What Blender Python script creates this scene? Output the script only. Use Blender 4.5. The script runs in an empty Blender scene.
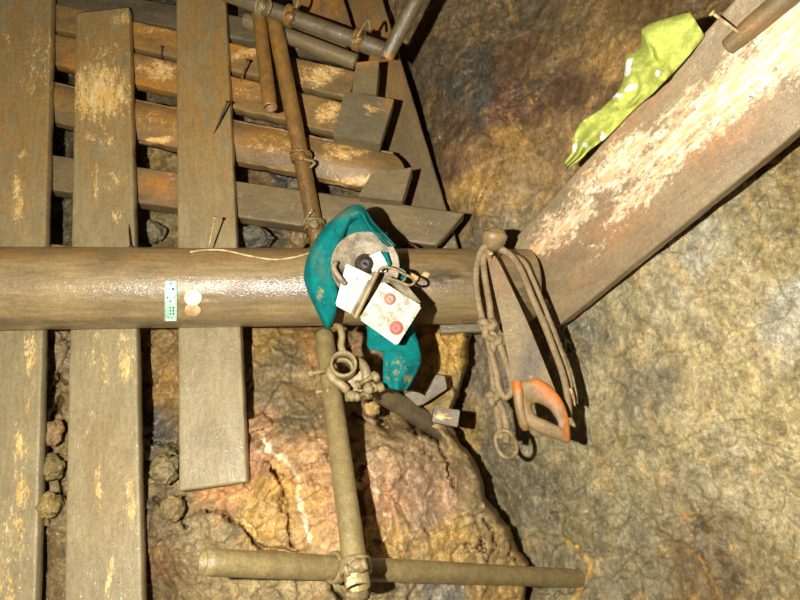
import bpy, math, random
import numpy as np
from mathutils import Vector, Matrix
random.seed(4)
SC = bpy.context.scene
COL = SC.collection
F = 622.2
PITCH = math.radians(21.5)
CAM = np.array([0.0, 0.0, 1.5])
FW = np.array([0, math.cos(PITCH), math.sin(PITCH)])
UP = np.array([0, -math.sin(PITCH), math.cos(PITCH)])
RT = np.array([1.0, 0, 0])

def P(px, py, d):
    px, py, d = np.asarray(px, float), np.asarray(py, float), np.asarray(d, float)
    return CAM + d[..., None] * (FW + RT * ((px - 400) / F)[..., None] + UP * ((300 - py) / F)[..., None])

def proj(w):
    r = w - CAM
    d = r @ FW
    return 400 + F * (r @ RT) / d, 300 - F * (r @ UP) / d

def nrm(v):
    v = np.asarray(v, float)
    return v / np.linalg.norm(v)

def lin(c):
    c = np.asarray(c, float) / 255
    return np.where(c <= .04045, c / 12.92, ((c + .055) / 1.055) ** 2.4)

# ---------------------------------------------------------------- noise
def _hash(i, j, k, s):
    with np.errstate(over='ignore'):
        h = (i.astype(np.int64) * 374761393 + j.astype(np.int64) * 668265263 + k.astype(np.int64) * 2147483647 * 3 + s * 1274126177) & 0xFFFFFFFF
        h = ((h ^ (h >> 13)) * 1274126177) & 0xFFFFFFFF
        h = ((h ^ (h >> 15)) * 2246822519) & 0xFFFFFFFF
        h = h ^ (h >> 16)
    return (h & 0xFFFFFF) / float(0xFFFFFF)

def vn(p, s=0):
    f = np.floor(p); q = p - f; q = q * q * (3 - 2 * q)
    i, j, k = f[..., 0], f[..., 1], f[..., 2]
    r = 0
    for a in (0, 1):
        wa = q[..., 0] if a else 1 - q[..., 0]
        for b in (0, 1):
            wb = q[..., 1] if b else 1 - q[..., 1]
            for c in (0, 1):
                wc = q[..., 2] if c else 1 - q[..., 2]
                r = r + wa * wb * wc * _hash(i + a, j + b, k + c, s)
    return r * 2 - 1

def fbm(p, o=4, s=0, g=.5):
    r = 0; a = 1; t = 0
    for n in range(o):
        r = r + a * vn(p * 2 ** n + 17.3 * n, s + n); t += a; a *= g
    return r / t

def facets(p, s=0):
    """fractured planes: every cell of a random lattice is one tilted flat face"""
    f = np.floor(p); best = np.full(p.shape[:-1], 9.0); sec = best.copy(); val = np.zeros_like(best)
    for a in (-1, 0, 1):
        for b in (-1, 0, 1):
            for c in (-1, 0, 1):
                i, j, k = f[..., 0] + a, f[..., 1] + b, f[..., 2] + c
                o = np.stack([i + _hash(i, j, k, s), j + _hash(i, j, k, s + 1), k + _hash(i, j, k, s + 2)], -1)
                r = p - o; d = np.sqrt((r ** 2).sum(-1))
                n = np.stack([_hash(i, j, k, s + 3 + m) - .5 for m in range(3)], -1)
                v = (r * n).sum(-1) * 1.6 + (_hash(i, j, k, s + 7) - .5) * .7
                m = d < best
                sec = np.where(m, best, np.minimum(sec, d)); best = np.where(m, d, best); val = np.where(m, v, val)
    return val, sec - best

# ---------------------------------------------------------------- object helpers
def tag(o, label=None, cat=None, group=None, kind=None):
    if label: o['label'] = label
    if cat: o['category'] = cat
    if group: o['group'] = group
    if kind: o['kind'] = kind
    return o

def empty(name, loc, label, cat, group=None):
    o = bpy.data.objects.new(name, None)
    o.location = Vector(loc); o.empty_display_size = .05
    COL.objects.link(o)
    return tag(o, label, cat, group)

def mesh(name, V, faces, mat, parent=None, frame=None, attrs=None, smooth=True, quads=None):
    """V world coordinates; frame = (origin, X, Y, Z) gives the local axes"""
    V = np.asarray(V, float)
    if frame is None:
        o0 = V.mean(0); R = np.eye(3)
    else:
        o0 = np.asarray(frame[0], float); R = np.array([nrm(frame[1]), nrm(frame[2]), nrm(frame[3])])
    L = (V - o0) @ R.T
    me = bpy.data.meshes.new(name)
    if quads is not None:
        q = np.asarray(quads, np.int32)
        me.vertices.add(len(L)); me.vertices.foreach_set('co', L.ravel())
        me.loops.add(q.size); me.loops.foreach_set('vertex_index', q.ravel())
        me.polygons.add(len(q))
        me.polygons.foreach_set('loop_start', np.arange(0, q.size, 4, dtype=np.int32))
        me.polygons.foreach_set('loop_total', np.full(len(q), 4, np.int32))
        me.update(calc_edges=True)
    else:
        me.from_pydata([tuple(v) for v in L], [], faces)
        me.update()
    if smooth:
        me.polygons.foreach_set('use_smooth', [True] * len(me.polygons))
    for k, a in (attrs or {}).items():
        at = me.attributes.new(k, 'FLOAT_COLOR', 'POINT')
        c = np.ones((len(L), 4)); c[:, :a.shape[1]] = a
        at.data.foreach_set('color', c.ravel())
    me.materials.append(mat)
    ob = bpy.data.objects.new(name, me)
    COL.objects.link(ob)
    M = Matrix(((R[0][0], R[1][0], R[2][0], o0[0]), (R[0][1], R[1][1], R[2][1], o0[1]), (R[0][2], R[1][2], R[2][2], o0[2]), (0, 0, 0, 1)))
    if parent is not None:
        ob.parent = parent
        ob.matrix_local = parent_world(parent).inverted() @ M
    else:
        ob.matrix_world = M
    return ob

def parent_world(o):
    m = o.matrix_basis.copy()
    while o.parent:
        o = o.parent; m = o.matrix_basis @ m
    return m

def masks(V, patches):
    px, py = proj(V)
    out = np.zeros((len(V), 3))
    for (x, y, rx, ry, ang, s, ch) in patches:
        a = math.radians(ang); ca, sa = math.cos(a), math.sin(a)
        dx, dy = px - x, py - y
        u = (dx * ca - dy * sa) / rx; v = (dx * sa + dy * ca) / ry
        out[:, ch] = np.maximum(out[:, ch], s * np.exp(-(u * u + v * v) ** 1.3 * .8))
    return out

def loft(rings, closed_caps=True, wrap=False):
    """rings: n x m x 3, closed sections. returns V, faces"""
    n, m = rings.shape[:2]
    V = rings.reshape(-1, 3)
    f = []
    for i in range(n if wrap else n - 1):
        a, b = i * m, ((i + 1) % n) * m
        for j in range(m):
            k = (j + 1) % m
            f.append((a + j, a + k, b + k, b + j))
    if closed_caps and not wrap:
        f.append(tuple(range(m - 1, -1, -1))); f.append(tuple(range((n - 1) * m, n * m)))
    return V, f

def board(name, A, B, w, t, nrmv, mat, patches=(), parent=None, rough=.003, skewA=0, skewB=0, seed=0, step=.006,
          crown=0.0, bend=0.0, chip=.0, tag_=None, roundend=0, taper=0):
    """sawn board: A, B = centres of the front face at the ends"""
    A, B = np.asarray(A), np.asarray(B)
    X = nrm(B - A); L = np.linalg.norm(B - A)
    Z = np.asarray(nrmv, float); Z = nrm(Z - X * (Z @ X)); Y = np.cross(Z, X)
    nu = max(6, int(L / step)); nv = max(4, int(w / step)); c = min(.004, t * .2)
    vs = np.linspace(-w / 2 + c, w / 2 - c, nv)
    sec = [(v, -crown * (2 * v / w) ** 2) for v in vs]
    zt = -crown
    zs = np.linspace(-c, -t + c, max(3, int(t / .012)))
    sec += [(w / 2 - c * .3, zt - c * .3)] + [(w / 2, zt * .5 + z) for z in zs] + [(w / 2 - c, -t)] + [(-w / 2 + c, -t)] + [(-w / 2, zt * .5 + z) for z in zs[::-1]] + [(-w / 2 + c * .3, zt - c * .3)]
    sec = np.array(sec); m = len(sec)
    us = np.linspace(0, 1, nu)
    U = np.repeat(us[:, None], m, 1) * L
    Yv = np.repeat(sec[None, :, 0], nu, 0); Zv = np.repeat(sec[None, :, 1], nu, 0)
    Yv = Yv * (1 + taper * (U / L - .5))
    U = U + skewA * Yv / w * (1 - U / L) + skewB * Yv / w * (U / L)
    if roundend:
        U = U - roundend * (2 * Yv / w) ** 2 * np.clip((U / L - .8) / .2, 0, 1)
    q = np.stack([U, Yv, Zv], -1) + seed * 3.7
    e = fbm(q * np.array([9, 14, 14]), 4, seed)
    ed = fbm(q * np.array([25, 2, 2]), 3, seed + 5)
    edge = np.clip((np.abs(Yv) / (w / 2) - .9) * 10, 0, 1)
    Zv = Zv + e * rough + bend * np.sin(U / L * math.pi) - edge * np.clip(ed - .1, 0, 1) * chip
    Yv = Yv + ed * rough * .8 * np.sign(Yv) * edge - np.sign(Yv) * edge * np.clip(ed - .25, 0, 1) * chip
    W = A + U[..., None] * X + Yv[..., None] * Y + Zv[..., None] * Z
    V, f = loft(W)
    ob = mesh(name, V, f, mat, parent, (A, X, Y, Z), {'Msk': masks(V, patches)})
    wn = ob.modifiers.new('wn', 'WEIGHTED_NORMAL') if False else None
    if tag_: tag(ob, *tag_)
    return ob

def catmull(pts, n):
    pts = np.asarray(pts, float)
    p = np.vstack([2 * pts[0] - pts[1], pts, 2 * pts[-1] - pts[-2]])
    out = []
    for i in range(1, len(p) - 2):
        for t in np.linspace(0, 1, n, endpoint=False):
            a, b, c, d = p[i - 1], p[i], p[i + 1], p[i + 2]
            out.append(.5 * ((2 * b) + (-a + c) * t + (2 * a - 5 * b + 4 * c - d) * t * t + (-a + 3 * b - 3 * c + d) * t ** 3))
    out.append(p[-2])
    return np.array(out)

def tube_rings(pts, rad, m=20, twist=0, lump=0, seed=0, strands=0, closed=False):
    pts = np.asarray(pts); n = len(pts)
    if closed: T = np.roll(pts, -1, 0) - np.roll(pts, 1, 0)
    else: T = np.gradient(pts, axis=0)
    T = T / np.linalg.norm(T, axis=1)[:, None]
    ref = np.array([0, -1.0, 0.0]);
    if abs(T[0] @ ref) > .9: ref = np.array([0, 0, 1.0])
    N = nrm(ref - T[0] * (ref @ T[0])); rings = []
    rad = np.broadcast_to(np.asarray(rad, float), (n,)) if np.ndim(rad) == 0 or len(rad) == n else np.interp(np.linspace(0, 1, n), np.linspace(0, 1, len(rad)), rad)
    s = np.concatenate([[0], np.cumsum(np.linalg.norm(np.diff(pts, axis=0), axis=1))])
    for i in range(n):
        N = N - T[i] * (N @ T[i]); N = N / np.linalg.norm(N); Bn = np.cross(T[i], N)
        th = np.arange(m) / m * 2 * math.pi
        r = np.full(m, rad[i])
        if strands: r = r * (1 + .16 * np.abs(np.cos(strands * .5 * (th - twist * s[i]))) - .08)
        rings.append(pts[i] + r[:, None] * (np.cos(th)[:, None] * N + np.sin(th)[:, None] * Bn))
    R = np.array(rings)
    if lump:
        c = np.repeat(pts[:, None], m, 1); d = R - c
        k = 1 + lump * fbm(R * 18, 4, seed)[..., None]
        R = c + d * k
    return R

def tube(name, pts, rad, mat, parent=None, m=20, patches=(), caps=True, closed=False, tag_=None, **kw):
    R = tube_rings(pts, rad, m, closed=closed, **kw)
    V, f = loft(R, caps, closed)
    X = nrm(pts[-1] - pts[0]) if not closed else nrm(pts[len(pts) // 3] - pts[0])
    Z = np.array([0, -1.0, .01]); Z = nrm(Z - X * (Z @ X))
    ob = mesh(name, V, f, mat, parent, (pts[0], X, np.cross(Z, X), Z), {'Msk': masks(V, patches)})
    if tag_: tag(ob, *tag_)
    return ob

def pipe_rings(A, B, r, n=60, m=28, lump=.02, seed=0, hollowA=False, hollowB=False):
    A, B = np.asarray(A), np.asarray(B)
    pts = A + np.linspace(0, 1, n)[:, None] * (B - A)
    R = tube_rings(pts, r, m, lump=lump, seed=seed)
    L = [x for x in R]
    X = nrm(B - A)
    def inner(ring, c, direction):
        return [c + (ring - c) * .82, c + (ring - c) * .80 + direction * .05]
    if hollowA: L = inner(R[0], A, X)[::-1] + L
    if hollowB: L = L + inner(R[-1], B, -X)
    return np.array(L)

def pipe(name, A, B, r, mat, parent=None, patches=(), tag_=None, **kw):
    R = pipe_rings(A, B, r, **kw)
    V, f = loft(R)
    X = nrm(np.asarray(B) - A); Z = np.array([0, -1.0, .01]); Z = nrm(Z - X * (Z @ X))
    ob = mesh(name, V, f, mat, parent, (A, X, np.cross(Z, X), Z), {'Msk': masks(V, patches)})
    if tag_: tag(ob, *tag_)
    return ob

def sheet(name, left, right, mat, parent=None, n=8, m=16, amp=.006, thick=.003, bulge=.01, seed=0, patches=(), freq=22, tag_=None, extra=None):
    """cloth between two edge curves (pixel x, y, depth)"""
    secs = [(left, right)] + (extra or [])
    Vs, fs, off = [], [], 0
    for (l, r) in secs:
        l = catmull(np.array(l, float), n); r = catmull(np.array(r, float), n)
        nu = len(l); t = np.linspace(0, 1, m)
        g = l[:, None] * (1 - t)[None, :, None] + r[:, None] * t[None, :, None]
        W = P(g[..., 0], g[..., 1], g[..., 2])
        dr = W - CAM; dr = dr / np.linalg.norm(dr, axis=-1)[..., None]
        fr = fbm(W * freq * .8 + 5, 2, seed + 40)
        b = -bulge * np.sin(t * math.pi)[None, :] - amp * .7 * np.clip(1 - np.abs(fr) * 5, 0, 1) + amp * fbm(W * freq, 3, seed) + amp * .6 * np.sin(t * 9 + seed)[None, :] * np.sin(np.linspace(0, 5, nu))[:, None]
        W = W + dr * b[..., None]
        W2 = W + dr * thick
        V = np.vstack([W.reshape(-1, 3), W2.reshape(-1, 3)]); N = nu * m
        f = []
        for i in range(nu - 1):
            for j in range(m - 1):
                a = i * m + j
                f.append((a, a + m, a + m + 1, a + 1)); f.append((N + a, N + a + 1, N + a + m + 1, N + a + m))
        rim = [i * m for i in range(nu)] + [(nu - 1) * m + j for j in range(1, m)] + [i * m + m - 1 for i in range(nu - 2, -1, -1)] + [j for j in range(m - 2, 0, -1)]
        for q in range(len(rim)):
            a, b_ = rim[q], rim[(q + 1) % len(rim)]
            f.append((a, N + a, N + b_, b_))
        Vs.append(V); fs += [tuple(x + off for x in ff) for ff in f]; off += len(V)
    V = np.vstack(Vs)
    ob = mesh(name, V, fs, mat, parent, None, {'Msk': masks(V, patches)})
    if tag_: tag(ob, *tag_)
    return ob

def polybox(name, pts, t, mat, parent=None, patches=(), d2=None, tag_=None, sub=3, rough=.0015, seed=0, bev=.002):
    """block whose front face is the quad pts [(px,py,d)*4]; thickness t away from camera"""
    q = np.array(pts, float); W = P(q[:, 0], q[:, 1], q[:, 2])
    n = nrm(np.cross(W[1] - W[0], W[3] - W[0]))
    if n @ (CAM - W[0]) < 0: n = -n
    import bmesh
    bm = bmesh.new()
    vf = [bm.verts.new(w) for w in W]; vb = [bm.verts.new(w - n * t) for w in W]
    k = len(W)
    bm.faces.new(vf); bm.faces.new(vb[::-1])
    for i in range(k):
        bm.faces.new((vf[i], vb[i], vb[(i + 1) % k], vf[(i + 1) % k]))
    bmesh.ops.recalc_face_normals(bm, faces=bm.faces)
    bmesh.ops.bevel(bm, geom=bm.edges[:], offset=bev, segments=2, affect='EDGES')
    bmesh.ops.triangulate(bm, faces=[f for f in bm.faces if len(f.verts) > 4])
    bmesh.ops.subdivide_edges(bm, edges=[e for e in bm.edges if e.calc_length() > .012], cuts=sub, use_grid_fill=True)
    V = np.array([v.co[:] for v in bm.verts]); bm.verts.index_update()
    fs = [tuple(v.index for v in f.verts) for f in bm.faces]; bm.free()
    V = V + n * (fbm(V * 40, 3, seed) * rough)[:, None]
    X = nrm(W[1] - W[0])
    ob = mesh(name, V, fs, mat, parent, (W.mean(0), X, np.cross(n, X), n), {'Msk': masks(V, patches)}, smooth=False)
    if tag_: tag(ob, *tag_)
    return ob

def blob(name, c, r, mat, parent=None, seed=0, lump=.25, sub=4, patches=(), tag_=None, fac=0.2, col=None, R=None):
    import bmesh
    bm = bmesh.new(); bmesh.ops.create_icosphere(bm, subdivisions=sub, radius=1)
    V = np.array([v.co[:] for v in bm.verts]); bm.verts.index_update()
    fs = [tuple(v.index for v in f.verts) for f in bm.faces]; bm.free()
    k = 1 + lump * fbm(V * 1.6 + seed * 5.1, 4, seed) + fac * facets(V * 1.5 + seed * 3.3, seed)[0]
    V = V * k[:, None] * np.asarray(r, float)
    if R is not None: V = V @ np.array(R)
    V = V + np.asarray(c)
    at = {'Msk': masks(V, patches)}
    if col is not None: at['Col'] = np.repeat(lin(col)[None], len(V), 0)
    ob = mesh(name, V, fs, mat, parent, None, at)
    if tag_: tag(ob, *tag_)
    return ob

# ---------------------------------------------------------------- materials
class NT:
    def __init__(s, name):
        s.m = bpy.data.materials.new(name); s.m.use_nodes = True
        s.t = s.m.node_tree; s.t.nodes.clear()
        s.out = s.t.nodes.new('ShaderNodeOutputMaterial'); s.b = s.t.nodes.new('ShaderNodeBsdfPrincipled')
        s.t.links.new(s.b.outputs[0], s.out.inputs[0])
        tc = s.t.nodes.new('ShaderNodeTexCoord'); oi = s.t.nodes.new('ShaderNodeObjectInfo')
        ad = s.t.nodes.new('ShaderNodeVectorMath'); ad.operation = 'ADD'
        sc = s.t.nodes.new('ShaderNodeVectorMath'); sc.operation = 'SCALE'; sc.inputs[0].default_value = (7, 5, 3)
        s.t.links.new(oi.outputs['Random'], sc.inputs['Scale'])
        s.t.links.new(tc.outputs['Object'], ad.inputs[0]); s.t.links.new(sc.outputs[0], ad.inputs[1])
        s.co = ad.outputs[0]
    def n(s, t, **kw):
        x = s.t.nodes.new(t)
        for k, v in kw.items(): setattr(x, k, v)
        return x
    def set(s, sock, v):
        if isinstance(v, bpy.types.NodeSocket): s.t.links.new(v, sock)
        elif v is not None: sock.default_value = v
    def map(s, scale):
        x = s.n('ShaderNodeMapping'); s.set(x.inputs[0], s.co); x.inputs['Scale'].default_value = scale; return x.outputs[0]
    def noise(s, scale, detail=5, rough=.6, st=(1, 1, 1), dist=0):
        x = s.n('ShaderNodeTexNoise'); s.set(x.inputs['Vector'], s.map(st)); x.inputs['Scale'].default_value = scale
        x.inputs['Detail'].default_value = detail; x.inputs['Roughness'].default_value = rough; x.inputs['Distortion'].default_value = dist
        return x.outputs['Fac']
    def math(s, op, a, b=None, c=None, clamp=False):
        x = s.n('ShaderNodeMath', operation=op, use_clamp=clamp); s.set(x.inputs[0], a); s.set(x.inputs[1], b)
        if c is not None: s.set(x.inputs[2], c)
        return x.outputs[0]
    def ramp(s, v, a, b, c=0., d=1.):
        x = s.n('ShaderNodeMapRange', interpolation_type='SMOOTHSTEP'); s.set(x.inputs[0], v)
        for i, k in enumerate((a, b, c, d)): x.inputs[i + 1].default_value = k
        return x.outputs[0]
    def col(s, c):
        l = lin(c); return (float(l[0]), float(l[1]), float(l[2]), 1)
    def mix(s, f, a, b, mode='MIX'):
        x = s.n('ShaderNodeMix', data_type='RGBA', blend_type=mode); x.clamp_factor = True
        s.set(x.inputs[0], f)
        s.set(x.inputs[6], s.col(a) if isinstance(a, (tuple, list)) else a)
        s.set(x.inputs[7], s.col(b) if isinstance(b, (tuple, list)) else b)
        return x.outputs[2]
    def attr(s, name):
        x = s.n('ShaderNodeAttribute', attribute_name=name); return x
    def scale(s, colr, v):
        x = s.n('ShaderNodeVectorMath', operation='SCALE'); s.set(x.inputs[0], colr); s.set(x.inputs['Scale'], v); return x.outputs[0]
    def bump(s, h, strength, dist, prev=None):
        x = s.n('ShaderNodeBump'); x.inputs['Strength'].default_value = strength; x.inputs['Distance'].default_value = dist
        s.set(x.inputs['Height'], h)
        if prev is not None: s.set(x.inputs['Normal'], prev)
        return x.outputs[0]
    def finish(s, col, rough, normal=None, metal=0, spec=.5, coat=None):
        if coat:
            g = s.noise(coat[2], 4 if coat[2] < 100 else 2, .6 if coat[2] < 100 else .6); g2 = s.noise(coat[2] * .33, 3, .7)
            s.b.inputs['Coat Weight'].default_value = coat[0]; s.b.inputs['Coat Roughness'].default_value = coat[1]
            s.set(s.b.inputs['Coat Weight'], s.ramp(s.noise(18, 5, .7), .35, .65, coat[0] * .35, coat[0]))
            s.set(s.b.inputs['Coat Normal'], s.bump(s.math('ADD', g, s.math('MULTIPLY', g2, .6 if coat[2] < 100 else 1.6)), 1.0, coat[3]))
        s.set(s.b.inputs['Base Color'], col); s.set(s.b.inputs['Roughness'], rough)
        s.b.inputs['Metallic'].default_value = metal; s.b.inputs['Specular IOR Level'].default_value = spec
        if normal is not None: s.set(s.b.inputs['Normal'], normal)
        return s.m

def wood(name, mudA, mudB, pale=(222, 164, 84), orange=(176, 118, 48), bare=(240, 212, 150), dark=(58, 46, 32), st=(.12, 1, 1), grain=.6, rlo=.4, rhi=.6, bscale=38, spec=.4, coat=(.5, .13, 190, .0022), bst=(1, 1)):
    s = NT(name)
    a = s.attr('Msk'); sp = s.n('ShaderNodeSeparateColor'); s.set(sp.inputs[0], a.outputs['Color'])
    n1 = s.noise(14, 6, .6, (.5, 1, 1)); gr = s.noise(120, 5, .65, st); fine = s.noise(420, 3, .7); spk = s.noise(90, 4, .7)
    c = s.mix(s.ramp(n1, .35, .65), mudA, mudB)
    c = s.mix(s.math('MULTIPLY', sp.outputs[1], s.ramp(s.noise(22, 6, .7, (.5, 1, 1)), .3, .6)), c, orange)
    c = s.mix(s.math('MULTIPLY', sp.outputs[2], s.ramp(s.noise(30, 6, .7, (.4, 1, 1)), .25, .6)), c, dark)
    c = s.scale(c, s.math('MULTIPLY', s.ramp(gr, .25, .75, 1 - .22 * grain, 1 + .16 * grain), s.ramp(spk, .2, .8, .84, 1.14)))
    specks = s.ramp(s.noise(150, 2, .5), .68, .74)
    c = s.mix(s.math('MULTIPLY', specks, .5), c, dark)
    streak = s.noise(bscale, 8, .72, (st[0] * 2.2, 1, 1), .4)
    fs_ = s.noise(bscale * 3.2, 8, .8, (st[0] * 3.2, 1, 1), .3)
    v = s.math('ADD', sp.outputs[0], s.math('ADD', s.math('MULTIPLY', s.math('SUBTRACT', streak, .5), 2.2), s.math('MULTIPLY', s.math('SUBTRACT', fs_, .5), 2.4)))
    bm = s.ramp(v, .5, 1.0)
    bcol = s.mix(s.ramp(s.noise(90, 6, .75, st), .4, .68), pale, bare)
    c = s.mix(s.math('MULTIPLY', s.math('MULTIPLY', bm, .88), s.ramp(sp.outputs[0], .05, .25)), c, bcol)
    h = s.math('ADD', s.math('MULTIPLY', gr, .6), s.math('MULTIPLY', fine, .6))
    nb = s.bump(h, .45, .0016, s.bump(spk, .4, .004))
    return s.finish(c, s.ramp(n1, .3, .7, rlo, rhi), nb, 0, spec, coat)

def rock(name, tint=1.0, wet=(.45, .7), strong=1.0, ochre_amt=.5, coat=(1., .15, 90, .0055), st=(1, 1, 1)):
    s = NT(name)
    c = s.attr('Col').outputs['Color']
    big = .65 if ochre_amt > .4 else .36
    m1 = s.noise(14, 10, .74, st, dist=.3); m2 = s.noise(34, 10, .78, st); m3 = s.noise(110, 6, .8, st); m4 = s.noise(330, 3, .75)
    c = s.mix(s.math('MULTIPLY', s.ramp(s.noise(19, 10, .8, st, dist=.4), .52, .66), ochre_amt), c, (206, 156, 72))
    c = s.mix(s.math('MULTIPLY', s.ramp(s.noise(13, 10, .8, st, dist=.4), .53, .66), .5), c, (96, 86, 66))
    c = s.mix(s.math('MULTIPLY', s.ramp(s.noise(24, 10, .8, st, dist=.3), .57, .68), .35), c, (158, 100, 64))
    c = s.mix(s.math('MULTIPLY', s.ramp(s.noise(30, 10, .8, st, dist=.3), .6, .72), .5), c, (214, 202, 160))
    k = s.math('MULTIPLY', s.ramp(m2, .3, .7, .52, 1.45), s.math('MULTIPLY', s.ramp(m3, .3, .7, .62, 1.36), s.ramp(m4, .25, .75, .72, 1.26)))
    c = s.scale(c, s.math('MULTIPLY', k, tint))
    nb = s.bump(s.math('ADD', m3, s.math('MULTIPLY', m4, .6)), .6 * strong, .005, s.bump(s.math('ADD', m1, s.math('MULTIPLY', m2, .8)), big * strong, .03))
    return s.finish(c, s.ramp(s.noise(40, 5, .7), .35, .65, wet[0], wet[1]), nb, 0, .4, coat)

def metal(name, a, b, orange=(190, 128, 52), bare=(215, 195, 140), dark=(60, 48, 34), rl=.3, rh=.5, spec=.5, coat=None):
    s = NT(name)
    at = s.attr('Msk'); sp = s.n('ShaderNodeSeparateColor'); s.set(sp.inputs[0], at.outputs['Color'])
    n1 = s.noise(30, 6, .65); n2 = s.noise(160, 5, .7); n3 = s.noise(420, 3, .7)
    c = s.mix(s.ramp(n1, .35, .65), a, b)
    c = s.mix(s.math('MULTIPLY', sp.outputs[1], s.ramp(n1, .2, .6)), c, orange)
    c = s.mix(s.math('MULTIPLY', sp.outputs[2], s.ramp(s.noise(50, 5, .7), .2, .6)), c, dark)
    v = s.math('ADD', sp.outputs[0], s.math('MULTIPLY', s.math('SUBTRACT', s.noise(45, 7, .75), .5), 2.2))
    c = s.mix(s.math('MULTIPLY', s.ramp(v, .5, .7), s.ramp(sp.outputs[0], .05, .25)), c, bare)
    c = s.scale(c, s.math('MULTIPLY', s.ramp(n2, .25, .75, .76, 1.2), s.ramp(n3, .2, .8, .88, 1.12)))
    nb = s.bump(s.math('ADD', n2, s.math('MULTIPLY', n3, .7)), .55, .0025, s.bump(n1, .3, .006))
    return s.finish(c, s.ramp(n1, .3, .7, rl, rh), nb, 0, spec, coat)

M_plank = wood('muddy_plank', (150, 134, 96), (136, 120, 84), orange=(162, 120, 58), bare=(252, 228, 164), pale=(228, 176, 88), bscale=60, st=(.16, 1, 1))
M_lag = wood('lagging_wood', (146, 112, 62), (116, 94, 58), orange=(178, 122, 50), dark=(70, 62, 48), bscale=40, st=(.35, 1, 1))
M_block = wood('wedge_wood', (122, 104, 68), (108, 90, 60))
M_beam = wood('beam_wood', (150, 130, 96), (134, 114, 84), orange=(178, 128, 82), bare=(255, 244, 218), pale=(226, 180, 124), bscale=30, st=(.22, 1, 1))
M_log = wood('log_wood', (144, 122, 82), (126, 106, 72), orange=(150, 110, 56), bare=(206, 190, 150), st=(.12, 1, 1), rlo=.32, rhi=.5, grain=1., coat=(.9, .2, 200, .0012))
M_grey = wood('grey_wood', (116, 103, 74), (100, 88, 62))
M_pipe = metal('muddy_pipe', (142, 124, 80), (122, 104, 64), coat=(.8, .12, 180, .0022))
M_pipeg = metal('grey_pipe', (112, 98, 70), (92, 78, 52), coat=(.8, .12, 180, .0022))
M_pipeo = metal('rusty_pipe', (148, 106, 48), (118, 88, 46), rl=.25, rh=.42, coat=(.8, .12, 180, .0022))
M_clamp = metal('muddy_clamp', (150, 130, 88), (122, 104, 66), rl=.22, rh=.42)
M_nail = metal('nail_steel', (130, 100, 62), (90, 66, 40), rl=.3, rh=.5)
M_ndark = metal('nail_rust', (66, 44, 26), (46, 32, 20))
M_white = metal('white_paint', (206, 200, 182), (186, 178, 156), dark=(130, 112, 78), orange=(150, 118, 74), bare=(140, 124, 92), rl=.3, rh=.5)
M_dish = metal('dish', (150, 136, 108), (98, 84, 60), rl=.3, rh=.5)
M_hub = metal('hub', (62, 54, 42), (40, 35, 28), rl=.2, rh=.3)
M_red = metal('red_stud', (196, 108, 92), (172, 94, 80))
M_pink = metal('pink_stud', (170, 130, 108), (150, 112, 90))
M_rope = metal('rope', (150, 128, 92), (126, 106, 74), rl=.5, rh=.75, spec=.3)
M_blade = metal('saw_blade', (142, 120, 80), (124, 104, 72), orange=(136, 92, 56), dark=(86, 78, 66), bare=(170, 150, 104), rl=.25, rh=.45)
M_handle = metal('saw_handle', (148, 118, 74), (128, 102, 64), orange=(222, 112, 36), rl=.2, rh=.4)
M_teal = metal('teal_suede', (2, 112, 104), (6, 96, 92), orange=(112, 112, 78), dark=(20, 82, 74), bare=(130, 122, 86), rl=.8, rh=.95, spec=.15)
M_yel = metal('yellow_cloth', (192, 198, 94), (174, 182, 82), orange=(150, 146, 70), dark=(120, 116, 60), bare=(255, 255, 245), rl=.6, rh=.8, spec=.25)
M_tag = metal('tag_plastic', (176, 214, 186), (160, 200, 170), rl=.4, rh=.5)
M_ink = metal('tag_ink', (40, 44, 36), (60, 60, 48))
M_coin = metal('round_tag', (255, 240, 206), (232, 206, 156), rl=.4, rh=.5)
M_coinb = metal('round_tag_worn', (222, 190, 138), (178, 142, 90), rl=.4, rh=.5)
M_wire = metal('wire', (206, 180, 128), (150, 118, 74), rl=.3, rh=.5)
M_rockR = rock('rock_right', 1.42, wet=(.3, .6), st=(1, .6, .6))
M_rockB = rock('rock_back', 1.0, strong=1., ochre_amt=.3, coat=(.4, .13, 170, .003))
M_rubble = rock('rubble', 1.2, ochre_amt=.2, coat=(.4, .2, 300, .003))

# ---------------------------------------------------------------- rock walls (structure)
def tps(ctrl, X, Y):
    c = np.array(ctrl, float); n = len(c)
    s = 200.0
    def U(r2): return np.where(r2 > 0, .5 * r2 * np.log(np.maximum(r2, 1e-12)), 0)
    x, y = c[:, 0] / s, c[:, 1] / s
    K = U((x[:, None] - x) ** 2 + (y[:, None] - y) ** 2) + np.eye(n) * .002
    Pm = np.stack([np.ones(n), x, y], 1)
    A = np.block([[K, Pm], [Pm.T, np.zeros((3, 3))]])
    w = np.linalg.solve(A, np.concatenate([c[:, 2], [0, 0, 0]]))
    X, Y = X / s, Y / s
    r = w[n] + w[n + 1] * X + w[n + 2] * Y
    for i in range(n): r = r + w[i] * U((X - x[i]) ** 2 + (Y - y[i]) ** 2)
    return r

def polydist(px, py, pl):
    best = np.full(px.shape, 1e9)
    for (x0, y0), (x1, y1) in zip(pl[:-1], pl[1:]):
        vx, vy = x1 - x0, y1 - y0
        t = np.clip(((px - x0) * vx + (py - y0) * vy) / (vx * vx + vy * vy + 1e-9), 0, 1)
        best = np.minimum(best, np.hypot(px - x0 - t * vx, py - y0 - t * vy))
    return best

def zones(px, py, ctrl, pw=4.6):
    W = 0; C = 0
    for (x, y, c) in ctrl:
        w = 1 / (((px - x) ** 2 + (py - y) ** 2) / 900 + .25) ** (pw / 2)
        W = W + w; C = C + w[..., None] * lin(c)
    return C / W[..., None]

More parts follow.
